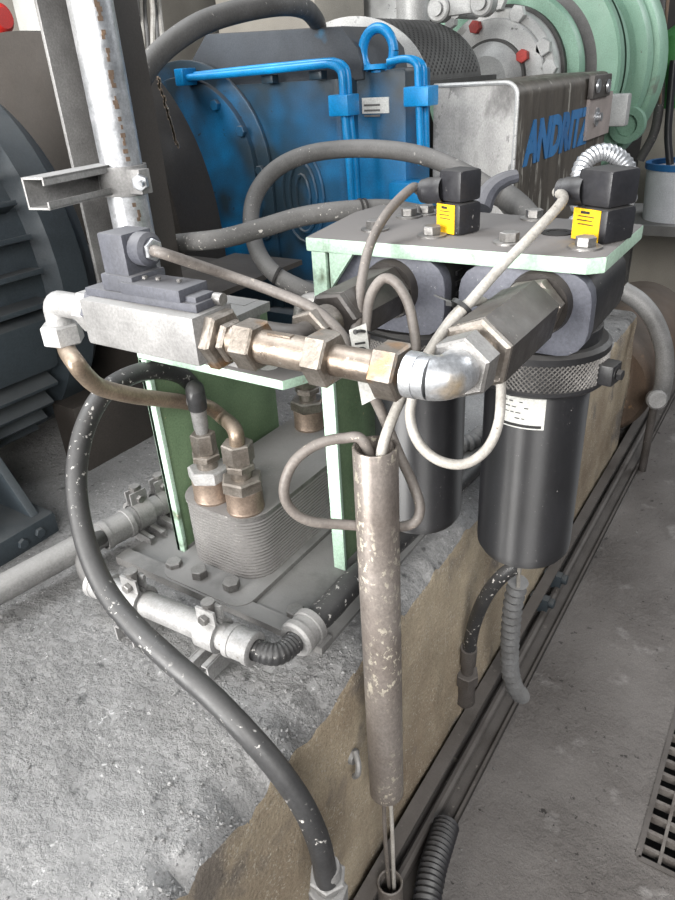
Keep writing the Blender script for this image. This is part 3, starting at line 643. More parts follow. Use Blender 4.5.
# ================================================================ SPECKLED STEEL TUBE, its wires and socket
TX, TY = -0.36, 0.593
sp = thing('speckled_steel_tube', 'brown steel tube speckled with pale paint, hanging upright in front of the plinth', 'tube', (TX, TY, 0.34))
bm = B_(); z0, z1 = P(387, 790, X=TX).z, P(374, 447, X=TX).z
R0 = 0.0268
lathe(bm, (TX, TY, z0), (0, 0, 1), [(0, R0), (z1-z0-0.001, R0), (z1-z0, R0-0.0005), (z1-z0, R0-0.003), (0.3, R0-0.003)], 40, cap=False)
lathe(bm, (TX, TY, z0), (0, 0, 1), [(0.30, 0.0), (0.30, R0-0.003)], 40); lathe(bm, (TX, TY, z0), (0, 0, 1), [(0.0, 0.0001), (0.0, R0)], 40)
obj('tube_wall', bm, M['tube'], sp)
so = P(390, 882, X=TX)
bm = B_(); hose(bm, [(TX-0.004, TY, z0+0.01), (TX-0.005, TY-0.002, z0-0.1), (so.x-0.002, so.y, so.z-0.03)], 0.0035, 8, 6); obj('signal_wire', bm, M['cablegrey'], label='grey wire hanging from the speckled tube, left one', cat='wire')
bm = B_(); hose(bm, [(TX+0.006, TY, z0+0.01), (TX+0.007, TY+0.002, z0-0.1), (so.x+0.008, so.y, so.z-0.03)], 0.0035, 8, 6); obj('signal_wire', bm, M['cablelight'], label='lighter grey wire hanging from the speckled tube, right one', cat='wire')
bm = B_(); lathe(bm, (so.x, so.y, 0.0), (0, 0, 1), [(0.0, 0.023), (so.z, 0.023), (so.z+0.002, 0.021), (so.z, 0.019), (so.z-0.05, 0.019), (so.z-0.05, 0.0)], 28, cap=False)
obj('conduit_socket', bm, M['cablegrey'], label='grey open conduit socket below the speckled tube, with two wires going in', cat='conduit')

# ================================================================ CONNECTOR PLUGS on the filters
def plug(cx_, cy_, s, rz, label, k):
    zt = [1.236, 1.238][k]
    c = V((cx_, cy_, PT)); t = thing('connector_plug', label, 'connector', c, group='black connector plugs with yellow stickers')
    zm = PT+0.040
    bm = B_(); box(bm, c+V((0, 0, (0.040)/2)), (s, s, 0.0395), rz); obj('lower_housing', bm, M['plastic'], t, bevel=0.006)
    bm = B_(); box(bm, c+V((0, 0, (zm-PT)+(zt-zm)/2)), (s*0.97, s*0.97, zt-zm-0.001), rz); obj('upper_housing', bm, M['plastic'], t, bevel=0.006)
    Rz = Matrix.Rotation(rz, 3, 'Z')
    # sticker on the face towards the camera's left (local -y face)
    bm = B_(); box(bm, c+Rz @ V((-0.004, -s/2-0.0004, 0.020)), (s*0.78, 0.001, 0.036), rz); stc = obj('sticker', bm, M['yellow'], t, label='yellow sticker')
    bm = B_()
    for q in range(4): box(bm, c+Rz @ V((-0.006+(q % 2)*0.002, -s/2-0.0013, 0.034-0.0045*q)), (s*(0.45 if q else 0.25), 0.0006, 0.0010 if q else 0.003), rz)
    obj('printed_line', bm, M['ink'], stc, kind='stuff')
    for zz in (0.062, 0.078, 0.094): 
        pass
    return t, c, Rz, zt
rzR = math.radians(-26); rzL = math.radians(-20)
pcR = P(604, 246, Z=PT); pcL = P(459, 237, Z=PT)
dR = Matrix.Rotation(rzR, 3, 'Z'); dL = Matrix.Rotation(rzL, 3, 'Z')
sR, sL = 0.051, 0.041
# the corner nearest the camera is local (+x, -y)
cR = pcR - dR @ V((sR/2, -sR/2, 0)); cL = pcL - dL @ V((sL/2, -sL/2, 0))
tR, c_R, RzR, ztR = plug(cR.x, cR.y, sR, rzR, 'right black connector plug on the green plate, clean with a yellow sticker', 1)
tL, c_L, RzL, ztL = plug(cL.x, cL.y, sL, rzL, 'left black connector plug on the green plate, splashed with white paint', 0)
def gland(t, c, Rz, s, zt):
    p = c+Rz @ V((-s*0.35, -s*0.30, zt-PT-0.026)); ax = Rz @ V((-1, -0.25, -0.1)).normalized()
    bm = B_(); lathe(bm, p, ax, [(0, 0.017), (0.012, 0.017), (0.013, 0.0165), (0.026, 0.0165), (0.027, 0.0155), (0.034, 0.015), (0.034, 0.010), (0.02, 0.0085)], 24, cap=False)
    obj('cable_gland', bm, M['plastic'], t); return p+ax*0.026, ax
gR, aR = gland(tR, c_R, RzR, sR, ztR); gL, aL = gland(tL, c_L, RzL, sL, ztL)

# ================================================================ CABLES
def cable(nm, pts, r, m, label, cat='cable', seg=12):
    bm = B_(); hose(bm, pts, r, seg, 8); return obj(nm, bm, M[m], label=label, cat=cat)
rc = 0.0065
tubetop = V((TX, TY, z1))
cable('valve_cable', [V((cx+0.03, 0.542, gz)), V((cx+0.06, 0.542, gz-0.004))] + ptx((230, 276, .815), (275, 292, .80), (312, 308, .785), (336, 328, .775), (350, 350, .775), (368, 385, .80), (384, 418, .82), (398, 452, .83), (412, 482, .84), (420, 508, .845), (412, 524, .85), (385, 527, .86), (350, 525, .85), (310, 521, .835), (290, 508, .825), (284, 488, .815), (294, 462, .805), (318, 444, .80), (345, 438, .795), (362, 440, .79)) + [V((TX-0.004, TY, z1-0.03)), V((TX-0.004, TY, z1-0.08))],
      rc, 'cablegrey', 'grimy cable from the solenoid valve looping round the speckled tube')
cable('left_plug_cable', [gL-aL*0.01, gL+aL*0.012] + ptx((412, 188, .90), (388, 212, .87), (370, 245, .845), (361, 285, .825), (357, 320, .81), (352, 345, .80), (356, 362, .80), (364, 352, .805), (366, 322, .81), (371, 295, .815), (383, 279, .815), (396, 283, .812), (408, 303, .812), (414, 330, .812), (416, 352, .812), (413, 378, .815), (402, 398, .81), (392, 420, .80)) + [V((TX+0.010, TY+0.002, z1-0.005)), V((TX+0.008, TY, z1-0.08))],
      rc*0.95, 'cablegrey', 'grimy beige cable arching from the left connector plug')
cable('right_plug_cable', [gR-aR*0.01, gR+aR*0.012] + ptx((563, 200, .80), (535, 232, .775), (500, 268, .76), (470, 302, .75), (445, 330, .745), (428, 356, .75), (416, 385, .765), (410, 415, .775), (418, 442, .78), (438, 460, .78), (464, 464, .78), (486, 450, .78), (498, 425, .785), (501, 392, .795), (500, 350, .81), (494, 318, .80), (484, 303, .785), (471, 302, .765), (455, 315, .76), (438, 338, .755), (424, 360, .765), (404, 392, .79)) + [V((TX+0.012, TY-0.006, z1)), V((TX+0.010, TY-0.006, z1-0.08))],
      rc*0.92, 'cablelight', 'light grey cable looping from the right connector plug')
for q, (x, y, t_) in enumerate(((462, 308, .752),)):
    c = P(x, y, t=t_+0.004); ax = (P(480, 290, t=t_)-P(450, 325, t=t_)).normalized()
    bm = B_(); lathe(bm, c-ax*0.003, ax, [(0, 0.0125), (0, 0.0145), (0.005, 0.0145), (0.005, 0.0125), (0, 0.0125)], 18, cap=False)
    bx = V((0, 0, 1)); box(bm, c+V((-0.012, -0.006, 0.006)), (0.007, 0.006, 0.005)); box(bm, c+V((-0.018, -0.012, 0.012)), (0.002, 0.02, 0.0015), rot=basis((0.3, 0.2, 1), (0, 1, 0.4)))
    obj('cable_tie', bm, M['ink'], label='black cable tie round the light grey cable', cat='cable tie')
# hanging tag
tg = thing('hanging_tag', 'white tag with black digits hanging behind the pipe', 'tag', P(362, 365, t=.765))
a = P(349, 330, t=.752); b = P(366, 323, t=.747); c_ = P(376, 398, t=.785); d_ = P(362, 405, t=.785)
bm = B_(); n_ = (b-a).cross(d_-a).normalized()
if n_.dot(_f) > 0: n_ = -n_
prism(bm, [a, b, c_, d_], n_, 0.001); obj('card', bm, M['paper'], tg)
textmesh('101', 0.016, M['ink'], tg, a+(d_-a)*0.15+(b-a)*0.22+n_*0.0016, (d_-a), (a-b)*-1, 0.0003, 'digits', 0.0004)
bm = B_(); hose(bm, ptx((356, 332, .747), (362, 331, .744), (374, 334, .78), (392, 339, .81), (414, 343, .815)), 0.0018, 6, 5); obj('string', bm, M['ink'], tg, label='black tie')
bm = B_(); cyl(bm, P(355.5, 332, t=.748), P(355.5, 332, t=.745), 0.003, 10); obj('eyelet', bm, M['ink'], tg)

# ================================================================ BLACK FRONT HOSE
hz = thing('black_rubber_hose', 'long black rubber hose curving from the cooler down past the plinth edge', 'hose', P(200, 680, t=.86))
hb = V((B1.x, B1.y, topz))
bm = B_(); hose(bm, [hb+V((0, 0, 0.045)), hb+V((0, 0, 0.075))] + ptx((194, 388, 1.20), (182, 376, 1.17), (160, 370, 1.12), (132, 375, 1.08), (105, 392, 1.04), (86, 425, 1.01), (77, 465, .99), (78, 505, .975), (88, 550, .955), (107, 592, .93), (135, 627, .90), (170, 660, .87), (208, 693, .85), (245, 731, .835), (277, 768, .835), (303, 806, .845), (319, 843, .865), (327, 880, .89)), 0.0152, 18, 8)
obj('hose_body', bm, M['hoseblack'], hz)
bm = B_(); p = P(327, 866, t=.885); q = P(329, 905, t=.93); ax = (q-p).normalized()
lathe(bm, p, ax, [(0, 0.0165), (0.006, 0.0185), (0.04, 0.0185), (0.045, 0.017)], 20); hexp(bm, p+ax*0.020, p+ax*0.030, 0.044); hexp(bm, p+ax*0.052, p+ax*0.09, 0.046, 0.3); lathe(bm, p, ax, [(0.045, 0.014), (0.14, 0.014)], 16)
obj('crimped_end', bm, M['galv_dull'], hz, label='pale crimped end fitting')
bm = B_(); lathe(bm, hb, (0, 0, 1), [(0, 0.010), (0.012, 0.0125), (0.05, 0.0135), (0.055, 0.0165), (0.062, 0.0165)], 12); obj('upper_ferrule', bm, M['galv_dull'], hz)

# ================================================================ CLAMPED PIPES ON THE PLINTH
def clamp(name, c, axis, r, label, rail=True, group=None, m='galv_dull', rl=(0.11, 0.0)):
    c = V(c); ax = V(axis).normalized(); side = V((0, 0, 1)).cross(ax).normalized()
    t = thing(name, label, 'pipe clamp', (c.x, c.y, DZ), group=group)
    for s in (1, -1):
        bm = B_(); n = 12; rings = []
        for k in range(n+1):
            a = math.radians(8+164*k/n)*s + PI/2*(1-1); a = PI/2 - s*math.radians(8+164*k/n)
            o_ = side*math.cos(a)+V((0, 0, 1))*math.sin(a)
            rings.append([bm.verts.new(c+o_*rr+ax*h) for rr, h in ((r+0.0006, -0.017), (r+0.007, -0.017), (r+0.007, 0.017), (r+0.0006, 0.017))])
        for x_, y_ in zip(rings[:-1], rings[1:]):
            for k in range(4): bm.faces.new((x_[k], x_[(k+1) % 4], y_[(k+1) % 4], y_[k]))
        bm.faces.new(rings[0]); bm.faces.new(rings[-1])
        box(bm, c+side*s*0.008+V((0, 0, r+0.014)), (0.034, 0.004, 0.030), rot=basis((0, 0, 1), ax))
        obj('half_shell', bm, M[m], t)
    bm = B_(); b0 = c+V((0, 0, r+0.014)); lathe(bm, b0-side*0.018, side, [(0, 0.0038), (0.036, 0.0038)], 10); hexp(bm, b0-side*0.019, b0-side*0.0105, 0.014); hexp(bm, b0+side*0.0105, b0+side*0.019, 0.014)
    hexp(bm, b0+V((0, 0, 0.006)), b0+V((0, 0, 0.020)), 0.016, 0.2); lathe(bm, b0+V((0, 0, 0.02)), (0, 0, 1), [(0, 0.010), (0.004, 0.010)], 14)
    obj('bolt', bm, M['zinc'], t)
    if rail:
        bm = B_(); zr = c.z-r-0.006; hgt = zr-(DZ-0.008); rb = basis((0, 0, 1), side); w_ = rl[0]
        box(bm, V((c.x, c.y, zr-hgt/2))+side*(-0.018)+side*rl[1], (w_*2, 0.003, hgt), rot=rb) if False else None
        base = V((c.x, c.y, zr))+side*rl[1]
        box(bm, base-V((0, 0, hgt-0.0015)), (w_*2, 0.036, 0.003), rot=rb)
        box(bm, base-V((0, 0, hgt/2))+ax*0.0175, (w_*2, 0.003, hgt), rot=rb); box(bm, base-V((0, 0, hgt/2))-ax*0.0175, (w_*2, 0.003, hgt), rot=rb)
        box(bm, base+ax*0.0125-V((0, 0, 0.0015)), (w_*2, 0.010, 0.003), rot=rb); box(bm, base-ax*0.0125-V((0, 0, 0.0015)), (w_*2, 0.010, 0.003), rot=rb)
        obj('channel_rail', bm, M[m], t)
    return t
ZC = DZ+0.058
fa = P(96, 582, Z=ZC); fbp = P(256, 650, Z=ZC); ax = (fbp-fa).normalized(); rp_ = 0.0205
fp = thing('front_plinth_pipe', 'short grey pipe clamped across the front of the plinth below the hose', 'pipe', ((fa.x+fbp.x)/2, (fa.y+fbp.y)/2, ZC))
bm = B_(); cyl(bm, fa+ax*0.02, fbp-ax*0.02, rp_); obj('pipe_barrel', bm, M['coupling'], fp)
L_ = (fbp-fa).length
for (s0, s1, nm) in ((-0.005, 0.043, 'left'), (L_-0.048, L_, 'right')):
    bm = B_(); lathe(bm, fa+ax*s0, ax, [(0, rp_+0.001), (0.003, rp_+0.005), (0.012, rp_+0.005), (0.013, rp_+0.0035), (s1-s0-0.012, rp_+0.0035), (s1-s0-0.011, rp_+0.005), (s1-s0-0.002, rp_+0.005), (s1-s0, rp_+0.002), (s1-s0, 0.016)], 32, cap=False)
    lathe(bm, fa+ax*s0, ax, [(0, 0.0001), (0.0, rp_)], 20)
    obj('coupling', bm, M['coupling'], fp, label=nm+' pale coupling')
c1_ = P(138, 600, Z=ZC); c2_ = P(213, 632, Z=ZC)
k1 = fa+ax*((c1_-fa).dot(ax)); k2 = fa+ax*((c2_-fa).dot(ax))
clamp('pipe_clamp', k1, ax, rp_, 'bolted clamp on the front pipe beside its left coupling', group=None, rl=(0.036, -0.006), m='coupling')
clamp('pipe_clamp', k2, ax, rp_, 'bolted clamp on the front pipe beside its right coupling', rl=(0.036, -0.006), m='coupling')
# right hand coupling, stub hose and dark pipe
r0 = P(303, 633, Z=DZ+0.045); rdir = V((0.30, 1, 0)).normalized()
dp = thing('dark_plinth_pipe', 'dark pipe running back along the plinth edge below the filters', 'pipe', (r0.x, r0.y, DZ+0.02))
far = [r0, P(330, 607, Z=DZ+0.045), P(352, 583, Z=DZ+0.045), P(395, 542, Z=DZ+0.04), P(450, 490, Z=DZ+0.035), P(500, 440, Z=DZ+0.035)]
bm = B_(); hose(bm, far, 0.021, 20, 6); obj('pipe_barrel', bm, M['hoseblack'], dp)
dd = (far[1]-far[0]).normalized()
bm = B_(); lathe(bm, r0-dd*0.02, dd, [(0, 0.017), (0, 0.026), (0.004, 0.029), (0.014, 0.029), (0.015, 0.0265), (0.03, 0.0265), (0.031, 0.029), (0.042, 0.029), (0.045, 0.022)], 32, cap=False); obj('coupling', bm, M['galv_dull'], dp)
bm = B_(); corrug(bm, [fbp-ax*0.02, P(278, 654, Z=DZ+0.05), r0+V((0, 0.01, 0))], 0.0165, 0.006, 0.0012); obj('hose_link', bm, M['hoseblack'], label='short black hose between the two couplings below the green leg', cat='hose')
# rear pipe on the left
ZR = DZ+0.050
ra = P(-60, 622, Z=ZR); rb_ = P(135, 517, Z=ZR); rcx = P(178, 494, Z=ZR)
axr = (rcx-ra).normalized()
rp2 = thing('rear_plinth_pipe', 'grey pipe lying on the plinth from the left edge to behind the green bracket', 'pipe', (rb_.x, rb_.y, ZR))
bm = B_(); cyl(bm, ra, rb_, 0.0235); cyl(bm, rb_, rcx, 0.021); obj('pipe_barrel', bm, M['galv_dull'], rp2)
pc = P(118, 528, Z=ZR)
bm = B_(); lathe(bm, pc-axr*0.035, axr, [(0, 0.024), (0.0, 0.028), (0.01, 0.0285), (0.011, 0.0265), (0.05, 0.0265), (0.051, 0.0285), (0.06, 0.0285), (0.06, 0.022)], 28, cap=False); obj('coupling', bm, M['galv_dull'], rp2)
clamp('pipe_clamp', P(140, 513, Z=ZR), axr, 0.0235, 'bolted clamp on the rear pipe, the nearer of the two beside the green bracket', rl=(0.05, 0.0))
clamp('pipe_clamp', P(163, 500, Z=ZR), axr, 0.0215, 'bolted clamp on the rear pipe, the one nearer the green bracket', rl=(0.05, 0.0))
bm = B_(); hose(bm, [fa+ax*0.01, fa-ax*0.01+V((0, 0.0, 0.004)), P(84, 562, Z=ZC+0.02), P(92, 543, Z=ZC+0.01), P(104, 536, Z=ZR)], 0.014, 14, 6); obj('hose_link', bm, M['hose'], label='short grey hose from the left coupling up to the rear pipe', cat='hose')
bm = B_(); corrug(bm, [P(235, 446, Z=0.605), P(262, 434, Z=0.605), P(290, 429, Z=0.605), P(340, 436, Z=0.605), P(400, 446, Z=0.605), P(462, 444, Z=0.605), P(484, 432, Z=0.605)], 0.020, 0.014, 0.004)
obj('corrugated_conduit', bm, M['conduit'], label='grey corrugated conduit lying behind the filters on the plinth', cat='conduit')

# ================================================================ RIGHT: hoses below the filter
cc = thing('corrugated_drop_conduit', 'grey corrugated conduit dropping from below the right filter to the floor', 'conduit', P(512, 640, t=1.4))
bm = B_(); corrug(bm, [P(518, 582, t=1.33), P(513, 605, t=1.375), P(510, 640, t=1.44), P(510, 668, t=1.50), P(515, 688, t=1.545), P(523, 697, t=1.58)], 0.0205, 0.022, 0.0065); obj('conduit_body', bm, M['conduit'], cc)
bm = B_(); hose(bm, [V((XR, 0.89, 0.665)), V((XR+0.002, 0.89, 0.64)), P(519, 572, t=1.25), P(518, 592, t=1.345)], 0.004, 8, 5); obj('signal_wire', bm, M['cablelight'], cc)
dh = thing('speckled_drain_hose', 'dark speckled hose bending down the stained plinth side', 'hose', P(470, 640, t=1.4))
bm = B_(); hose(bm, ptx((516, 566, 1.25), (500, 578, 1.27), (485, 598, 1.31), (474, 625, 1.37), (468, 655, 1.43)), 0.0135, 14, 8); obj('hose_body', bm, M['hoseblack'], dh)
p = P(469, 648, t=1.415); q = P(465, 702, t=1.53); a_ = (q-p).normalized(); h_ = (q-p).length
bm = B_(); lathe(bm, p, a_, [(0, 0.014), (0.0, 0.017), (0.05, 0.017), (0.052, 0.013), (h_*.45, 0.013)], 18); hexp(bm, p+a_*h_*0.42, p+a_*h_*0.6, 0.044); lathe(bm, p, a_, [(h_*.6, 0.019), (h_*.9, 0.021), (h_*0.95, 0.022), (h_, 0.017)], 18); obj('end_fitting', bm, M['rail'], dh)
bm = B_(); corrug(bm, [P(446, 826, Z=0.035), P(440, 845, Z=0.045), P(433, 868, Z=0.05), P(427, 900, Z=0.05), P(424, 940, Z=0.04)], 0.0265, 0.0105, 0.004)
obj('black_corrugated_conduit', bm, M['plastic'], label='black corrugated conduit on the floor beside the rail at the bottom', cat='conduit')
# small hook stub on the plinth side
bm = B_(); p = P(352, 765, X=SX+0.012); hose(bm, [p+V((0.0, 0.01, 0.02)), p+V((0.012, 0, 0.012)), p+V((0.014, -0.006, -0.004)), p+V((0.006, -0.004, -0.018))], 0.005, 8, 5); lathe(bm, p+V((-0.012, 0.014, 0.0)), (1, 0, 0), [(0, 0.014), (0.01, 0.012)], 12)
obj('wall_hook', bm, M['galv_dull'], label='small broken metal hook in the plinth side left of the speckled tube', cat='hook')

# rusty cylinder and bent galvanised pipe at the far right of the plinth
ctr = P(600, 378, Y=2.55); 
bm = B_(); rr_ = (P(655, 365, Y=2.55)-ctr).length
lathe(bm, (ctr.x, 2.47, ctr.z), (0, 1, 0), [(0, 0.0), (0, rr_*0.9), (0.02, rr_*0.98), (0.05, rr_), (0.75, rr_), (0.78, rr_*0.9), (0.78, 0)], 40)
box(bm, (ctr.x-0.12, 2.6, (ctr.z-rr_*0.8)/2), (0.12, 0.1, max(0.05, ctr.z-rr_*0.8))); box(bm, (ctr.x-0.12, 3.1, (ctr.z-rr_*0.8)/2), (0.12, 0.1, max(0.05, ctr.z-rr_*0.8)))
obj('rusty_tank', bm, M['rust'], label='rusty brown rounded tank beyond the end of the plinth', cat='tank')
gp = thing('bent_grey_pipe', 'mottled grey pipe bent over the rusty tank at the right', 'pipe', P(660, 380, Y=2.44))
bm = B_(); hose(bm, [P(622, 290, Y=2.42), P(640, 302, Y=2.42), P(655, 322, Y=2.42), P(664, 350, Y=2.42), P(664, 378, Y=2.42), P(660, 398, Y=2.42)], 0.030, 16, 6); obj('pipe_bend', bm, M['galv_dull'], gp)
p = P(655, 398, Y=2.40); bm = B_(); lathe(bm, p, (0.3, -1, 0.3), [(0, 0.02), (0.02, 0.034), (0.05, 0.034), (0.056, 0.028)], 20); obj('end_cap', bm, M['galv_dull'], gp)
bm = B_(); cyl(bm, (p.x, p.y+0.01, 0.0), (p.x, p.y+0.01, p.z), 0.014, 12); obj('support_rod', bm, M['rail'], gp)

# ================================================================ UPPER LEFT: post, galvanised pipe, strut
PXg, PYg = -0.944, 0.80
gv = thing('galvanised_pipe', 'upright galvanised pipe with rusty streak at the upper left', 'pipe', (PXg, PYg, DZ))
bm = B_(); cyl(bm, (PXg, PYg, DZ-0.002), (PXg, PYg, 2.1), 0.033, 32); obj('pipe_barrel', bm, M['galv'], gv)
bm = B_(); lathe(bm, (PXg, PYg, DZ-0.001), (0, 0, 1), [(0, 0.05), (0.008, 0.05)], 24); obj('base_flange', bm, M['base'], gv)
rs = B_()
for k in range(60):
    zz = 1.16+0.34*k/60; a = math.radians(-22+10*noise.noise(V((k*0.35, 0, 0)))); wd = 0.0012+0.003*random.random()
    if noise.noise(V((k*0.45, 5, 0))) > -0.05: box(rs, (PXg+0.0332*math.cos(a), PYg+0.0332*math.sin(a), zz), (0.0012, wd*2, 0.0062), rz=a)
obj('rust_streak', rs, M['rust'], gv, kind='stuff')
post = thing('channel_post', 'dark grey steel channel post behind the galvanised pipe', 'post', (-1.0, 0.95, 0.955))
PBZ = 0.955
pl_ = P(53, 0, Y=0.93).x; pr_ = P(128, 0, Y=0.95).x
bm = B_(); box2(bm, (pl_, 0.89, PBZ), (pl_+0.008, 0.97, 2.1)); obj('flange', bm, M['galv_dull'], post, bevel=0.001)  # paler metal than the web, light on this flange put into its colour
bm = B_(); box2(bm, (pr_-0.008, 0.89, PBZ), (pr_, 0.97, 2.1)); obj('flange', bm, M['brown'], post)
bm = B_(); box2(bm, (pl_+0.008, 0.962, PBZ), (pr_-0.008, 0.97, 2.1)); obj('web', bm, M['brown'], post)  # darker colour stands in for shade inside the channel
bm = B_(); box2(bm, (pl_-0.04, 0.88, PBZ-0.012), (pr_+0.01, 1.36, PBZ)); obj('foot_bracket', bm, M['brown'], post)
# pipe clamp and strut arm
pcz = P(128, 183, Y=PYg-0.03).z
cl = thing('strut_arm', 'short galvanised strut channel clamped to the upright pipe', 'bracket', (PXg, PYg, pcz))
s0 = P(36, 194, t=0.98); s1 = V((PXg-0.02, PYg+0.02, pcz+0.004)); sd = (s1-s0); sl = sd.length; sd.normalize()
RB = basis(V((0, 0, 1)) - sd*sd.z, sd); sm = (s0+s1)/2
sidev = RB @ V((0, 1, 0))
bm = B_()
def sbox(dy, dz, wy, wz): box(bm, sm+sidev*dy+(RB @ V((0, 0, 1)))*dz, (sl, wy, wz), rot=RB)
sbox(0.020, 0, 0.003, 0.044); sbox(0, 0.0205, 0.040, 0.003); sbox(0, -0.0205, 0.040, 0.003); sbox(-0.0185, 0.016, 0.003, 0.010); sbox(-0.0185, -0.016, 0.003, 0.010)
obj('strut_channel', bm, M['galv_dull'], cl)
bm = B_(); lathe(bm, (PXg, PYg, pcz-0.022), (0, 0, 1), [(0, 0.034), (0, 0.039), (0.044, 0.039), (0.044, 0.034)], 28, cap=False)
box(bm, (PXg-0.03, PYg-0.022, pcz), (0.045, 0.006, 0.044), rz=0.6)
box(bm, (PXg+0.046, PYg-0.010, pcz), (0.030, 0.022, 0.036)); obj('pipe_band', bm, M['galv_dull'], cl, bevel=0.001)
bm = B_(); b0 = V((PXg+0.05, PYg-0.02, pcz)); lathe(bm, b0+V((0.0, 0.02, 0)), V((0.6, -0.8, 0)), [(0, 0.005), (0.055, 0.005)], 12); hexp(bm, b0+V((0.008, 0.003, 0)), b0+V((0.015, -0.007, 0)), 0.022); obj('clamp_bolt', bm, M['galv'], cl)

# ================================================================ MOTOR
mt = thing('electric_motor', 'blue grey ribbed electric motor at the left edge', 'motor', (-1.62, 0.6, DZ))
MX, MZ, MR = -1.62, 1.02, 0.40
bm = B_(); lathe(bm, (MX, 0.0, MZ), (0, 1, 0), [(0, MR*0.95), (0.80, MR*0.95), (0.82, MR*1.03), (0.88, MR*1.03), (0.94, MR*0.9), (1.0, MR*0.6), (1.0, 0)], 64); obj('housing', bm, M['motor'], mt)
for k in range(-9, 14):
    a = math.radians(-72+ k*8.5)
    if a < math.radians(-58) or a > math.radians(70): continue
    if -26 < math.degrees(a) < -6: continue
    bm = B_(); d = V((math.cos(a), 0, math.sin(a))); box(bm, V((MX, 0.40, MZ))+d*(MR*0.95+0.022), (0.048, 0.76, 0.010), rot=Matrix.Rotation(-a, 3, 'Y')); obj('cooling_fin', bm, M['motor'], mt, bevel=0.002)
bm = B_(); a = math.radians(-16); d = V((math.cos(a), 0, math.sin(a))); box(bm, V((MX, 0.40, MZ))+d*(MR*0.95+0.012), (0.05, 0.77, 0.12), rot=Matrix.Rotation(-a, 3, 'Y')); obj('side_boss', bm, M['motor'], mt, bevel=0.012)
# foot
ff = P(60, 530, Z=DZ); fl_ = P(5, 567, Z=DZ)
bm = B_(); box2(bm, (-1.45, ff.y-0.20, DZ-0.003), (ff.x+0.0, ff.y, DZ+0.045)); obj('foot_pad', bm, M['motor'], mt, bevel=0.006)
bm = B_(); prism(bm, [(ff.x-0.02, ff.y-0.02, DZ+0.045), (ff.x-0.16, ff.y-0.02, DZ+0.25), (ff.x-0.26, ff.y-0.02, DZ+0.25), (ff.x-0.26, ff.y-0.02, DZ+0.045)], (0, -1, 0), 0.018)
obj('foot_web', bm, M['motor'], mt, bevel=0.003)
bm = B_(); prism(bm, [(ff.x-0.02, ff.y-0.16, DZ+0.045), (ff.x-0.16, ff.y-0.16, DZ+0.25), (ff.x-0.26, ff.y-0.16, DZ+0.25), (ff.x-0.26, ff.y-0.16, DZ+0.045)], (0, -1, 0), 0.018)
obj('foot_web', bm, M['motor'], mt, bevel=0.003)
for (x, y) in ((22, 543), (39, 532)):
    p = P(x, y, X=ff.x); bolt(mt, p, 0.018, 0.008, axis=(1, 0, 0), m='motor', washer=False, name='foot_bolt')

# ================================================================ DARK COUPLING GUARD
gx1 = P(231, 290, Y=1.50).x; gt = P(60, 25, Y=1.36).z
GXC = -1.95; GZC = 1.0
def superell(cx_, cz_, rx, rz_, e, n=64, zmin=None):
    out = []
    for k in range(n):
        a = 2*PI*k/n; c, s = math.cos(a), math.sin(a)
        x = cx_+rx*math.copysign(abs(c)**(2/e), c); z = cz_+rz_*math.copysign(abs(s)**(2/e), s)
        if zmin is not None: z = max(z, zmin)
        out.append((x, z))
    return out
SKX = P(140, 444, Z=DZ).x
cg = thing('coupling_guard', 'dark brown sheet metal coupling guard between motor and blue gearbox', 'guard', (GXC, 1.3, DZ))
bm = B_(); prism(bm, [(x, 1.34, z) for x, z in superell(GXC, 0.90, gx1-GXC, gt-0.90, 2.35, n=120, zmin=DZ-0.004)], (0, 1, 0), 0.16); obj('guard_shell', bm, M['brown'], cg, bevel=0.004)
bm = B_()
for k in range(40):
    u = k/40; p = P(158+20*u+2.5*noise.noise(V((k*.3, 0, 0))), 78+70*u, Y=1.339); 
    box(bm, p, (0.004+0.006*random.random(), 0.002, 0.009))
obj('paint_scar', bm, M['tan'], cg, kind='stuff')
bm = B_(); box2(bm, (-2.1, 1.02, DZ-0.003), (SKX, 1.34, PBZ-0.013)); box2(bm, (-1.33, 0.80, DZ-0.003), (SKX, 1.02, 0.74)); obj('skirt_panel', bm, M['brown'], cg, bevel=0.003)
# ================================================================ BLUE GEARBOX
gb = thing('blue_gearbox', 'large bright blue gearbox with soot on top, behind the coupling guard', 'gearbox', (-1.4, 2.0, DZ))
YG = 1.75; gxa = -1.74; gxb = P(352, 150, Y=YG).x; gtop = P(300, 80, Y=YG).z; gxe = P(431, 130, Y=YG+0.19).x
bm = B_(); pts = rrect(gxa, gxb, YG, YG+0.38, 0.05, 6); prism(bm, [(x, y, DZ-0.003) for x, y in pts], (0, 0, 1), gtop-DZ); obj('main_housing', bm, M['blue'], gb)
bm = B_(); ztop2 = P(395, 68, Y=YG+0.04).z
box2(bm, (gxb-0.1, YG+0.04, DZ-0.003), (gxe, YG+0.19, ztop2)); obj('side_housing', bm, M['blue'], gb, bevel=0.012)
bm = B_()
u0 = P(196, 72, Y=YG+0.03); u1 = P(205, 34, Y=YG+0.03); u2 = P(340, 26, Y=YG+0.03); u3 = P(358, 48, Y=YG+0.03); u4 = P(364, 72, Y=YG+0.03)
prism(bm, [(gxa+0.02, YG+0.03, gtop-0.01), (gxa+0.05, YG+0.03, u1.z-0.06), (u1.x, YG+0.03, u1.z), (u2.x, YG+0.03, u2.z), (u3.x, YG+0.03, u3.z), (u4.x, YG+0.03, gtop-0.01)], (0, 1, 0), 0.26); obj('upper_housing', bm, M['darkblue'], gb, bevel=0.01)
bm = B_(); cxp = P(205, 200, Y=YG); 
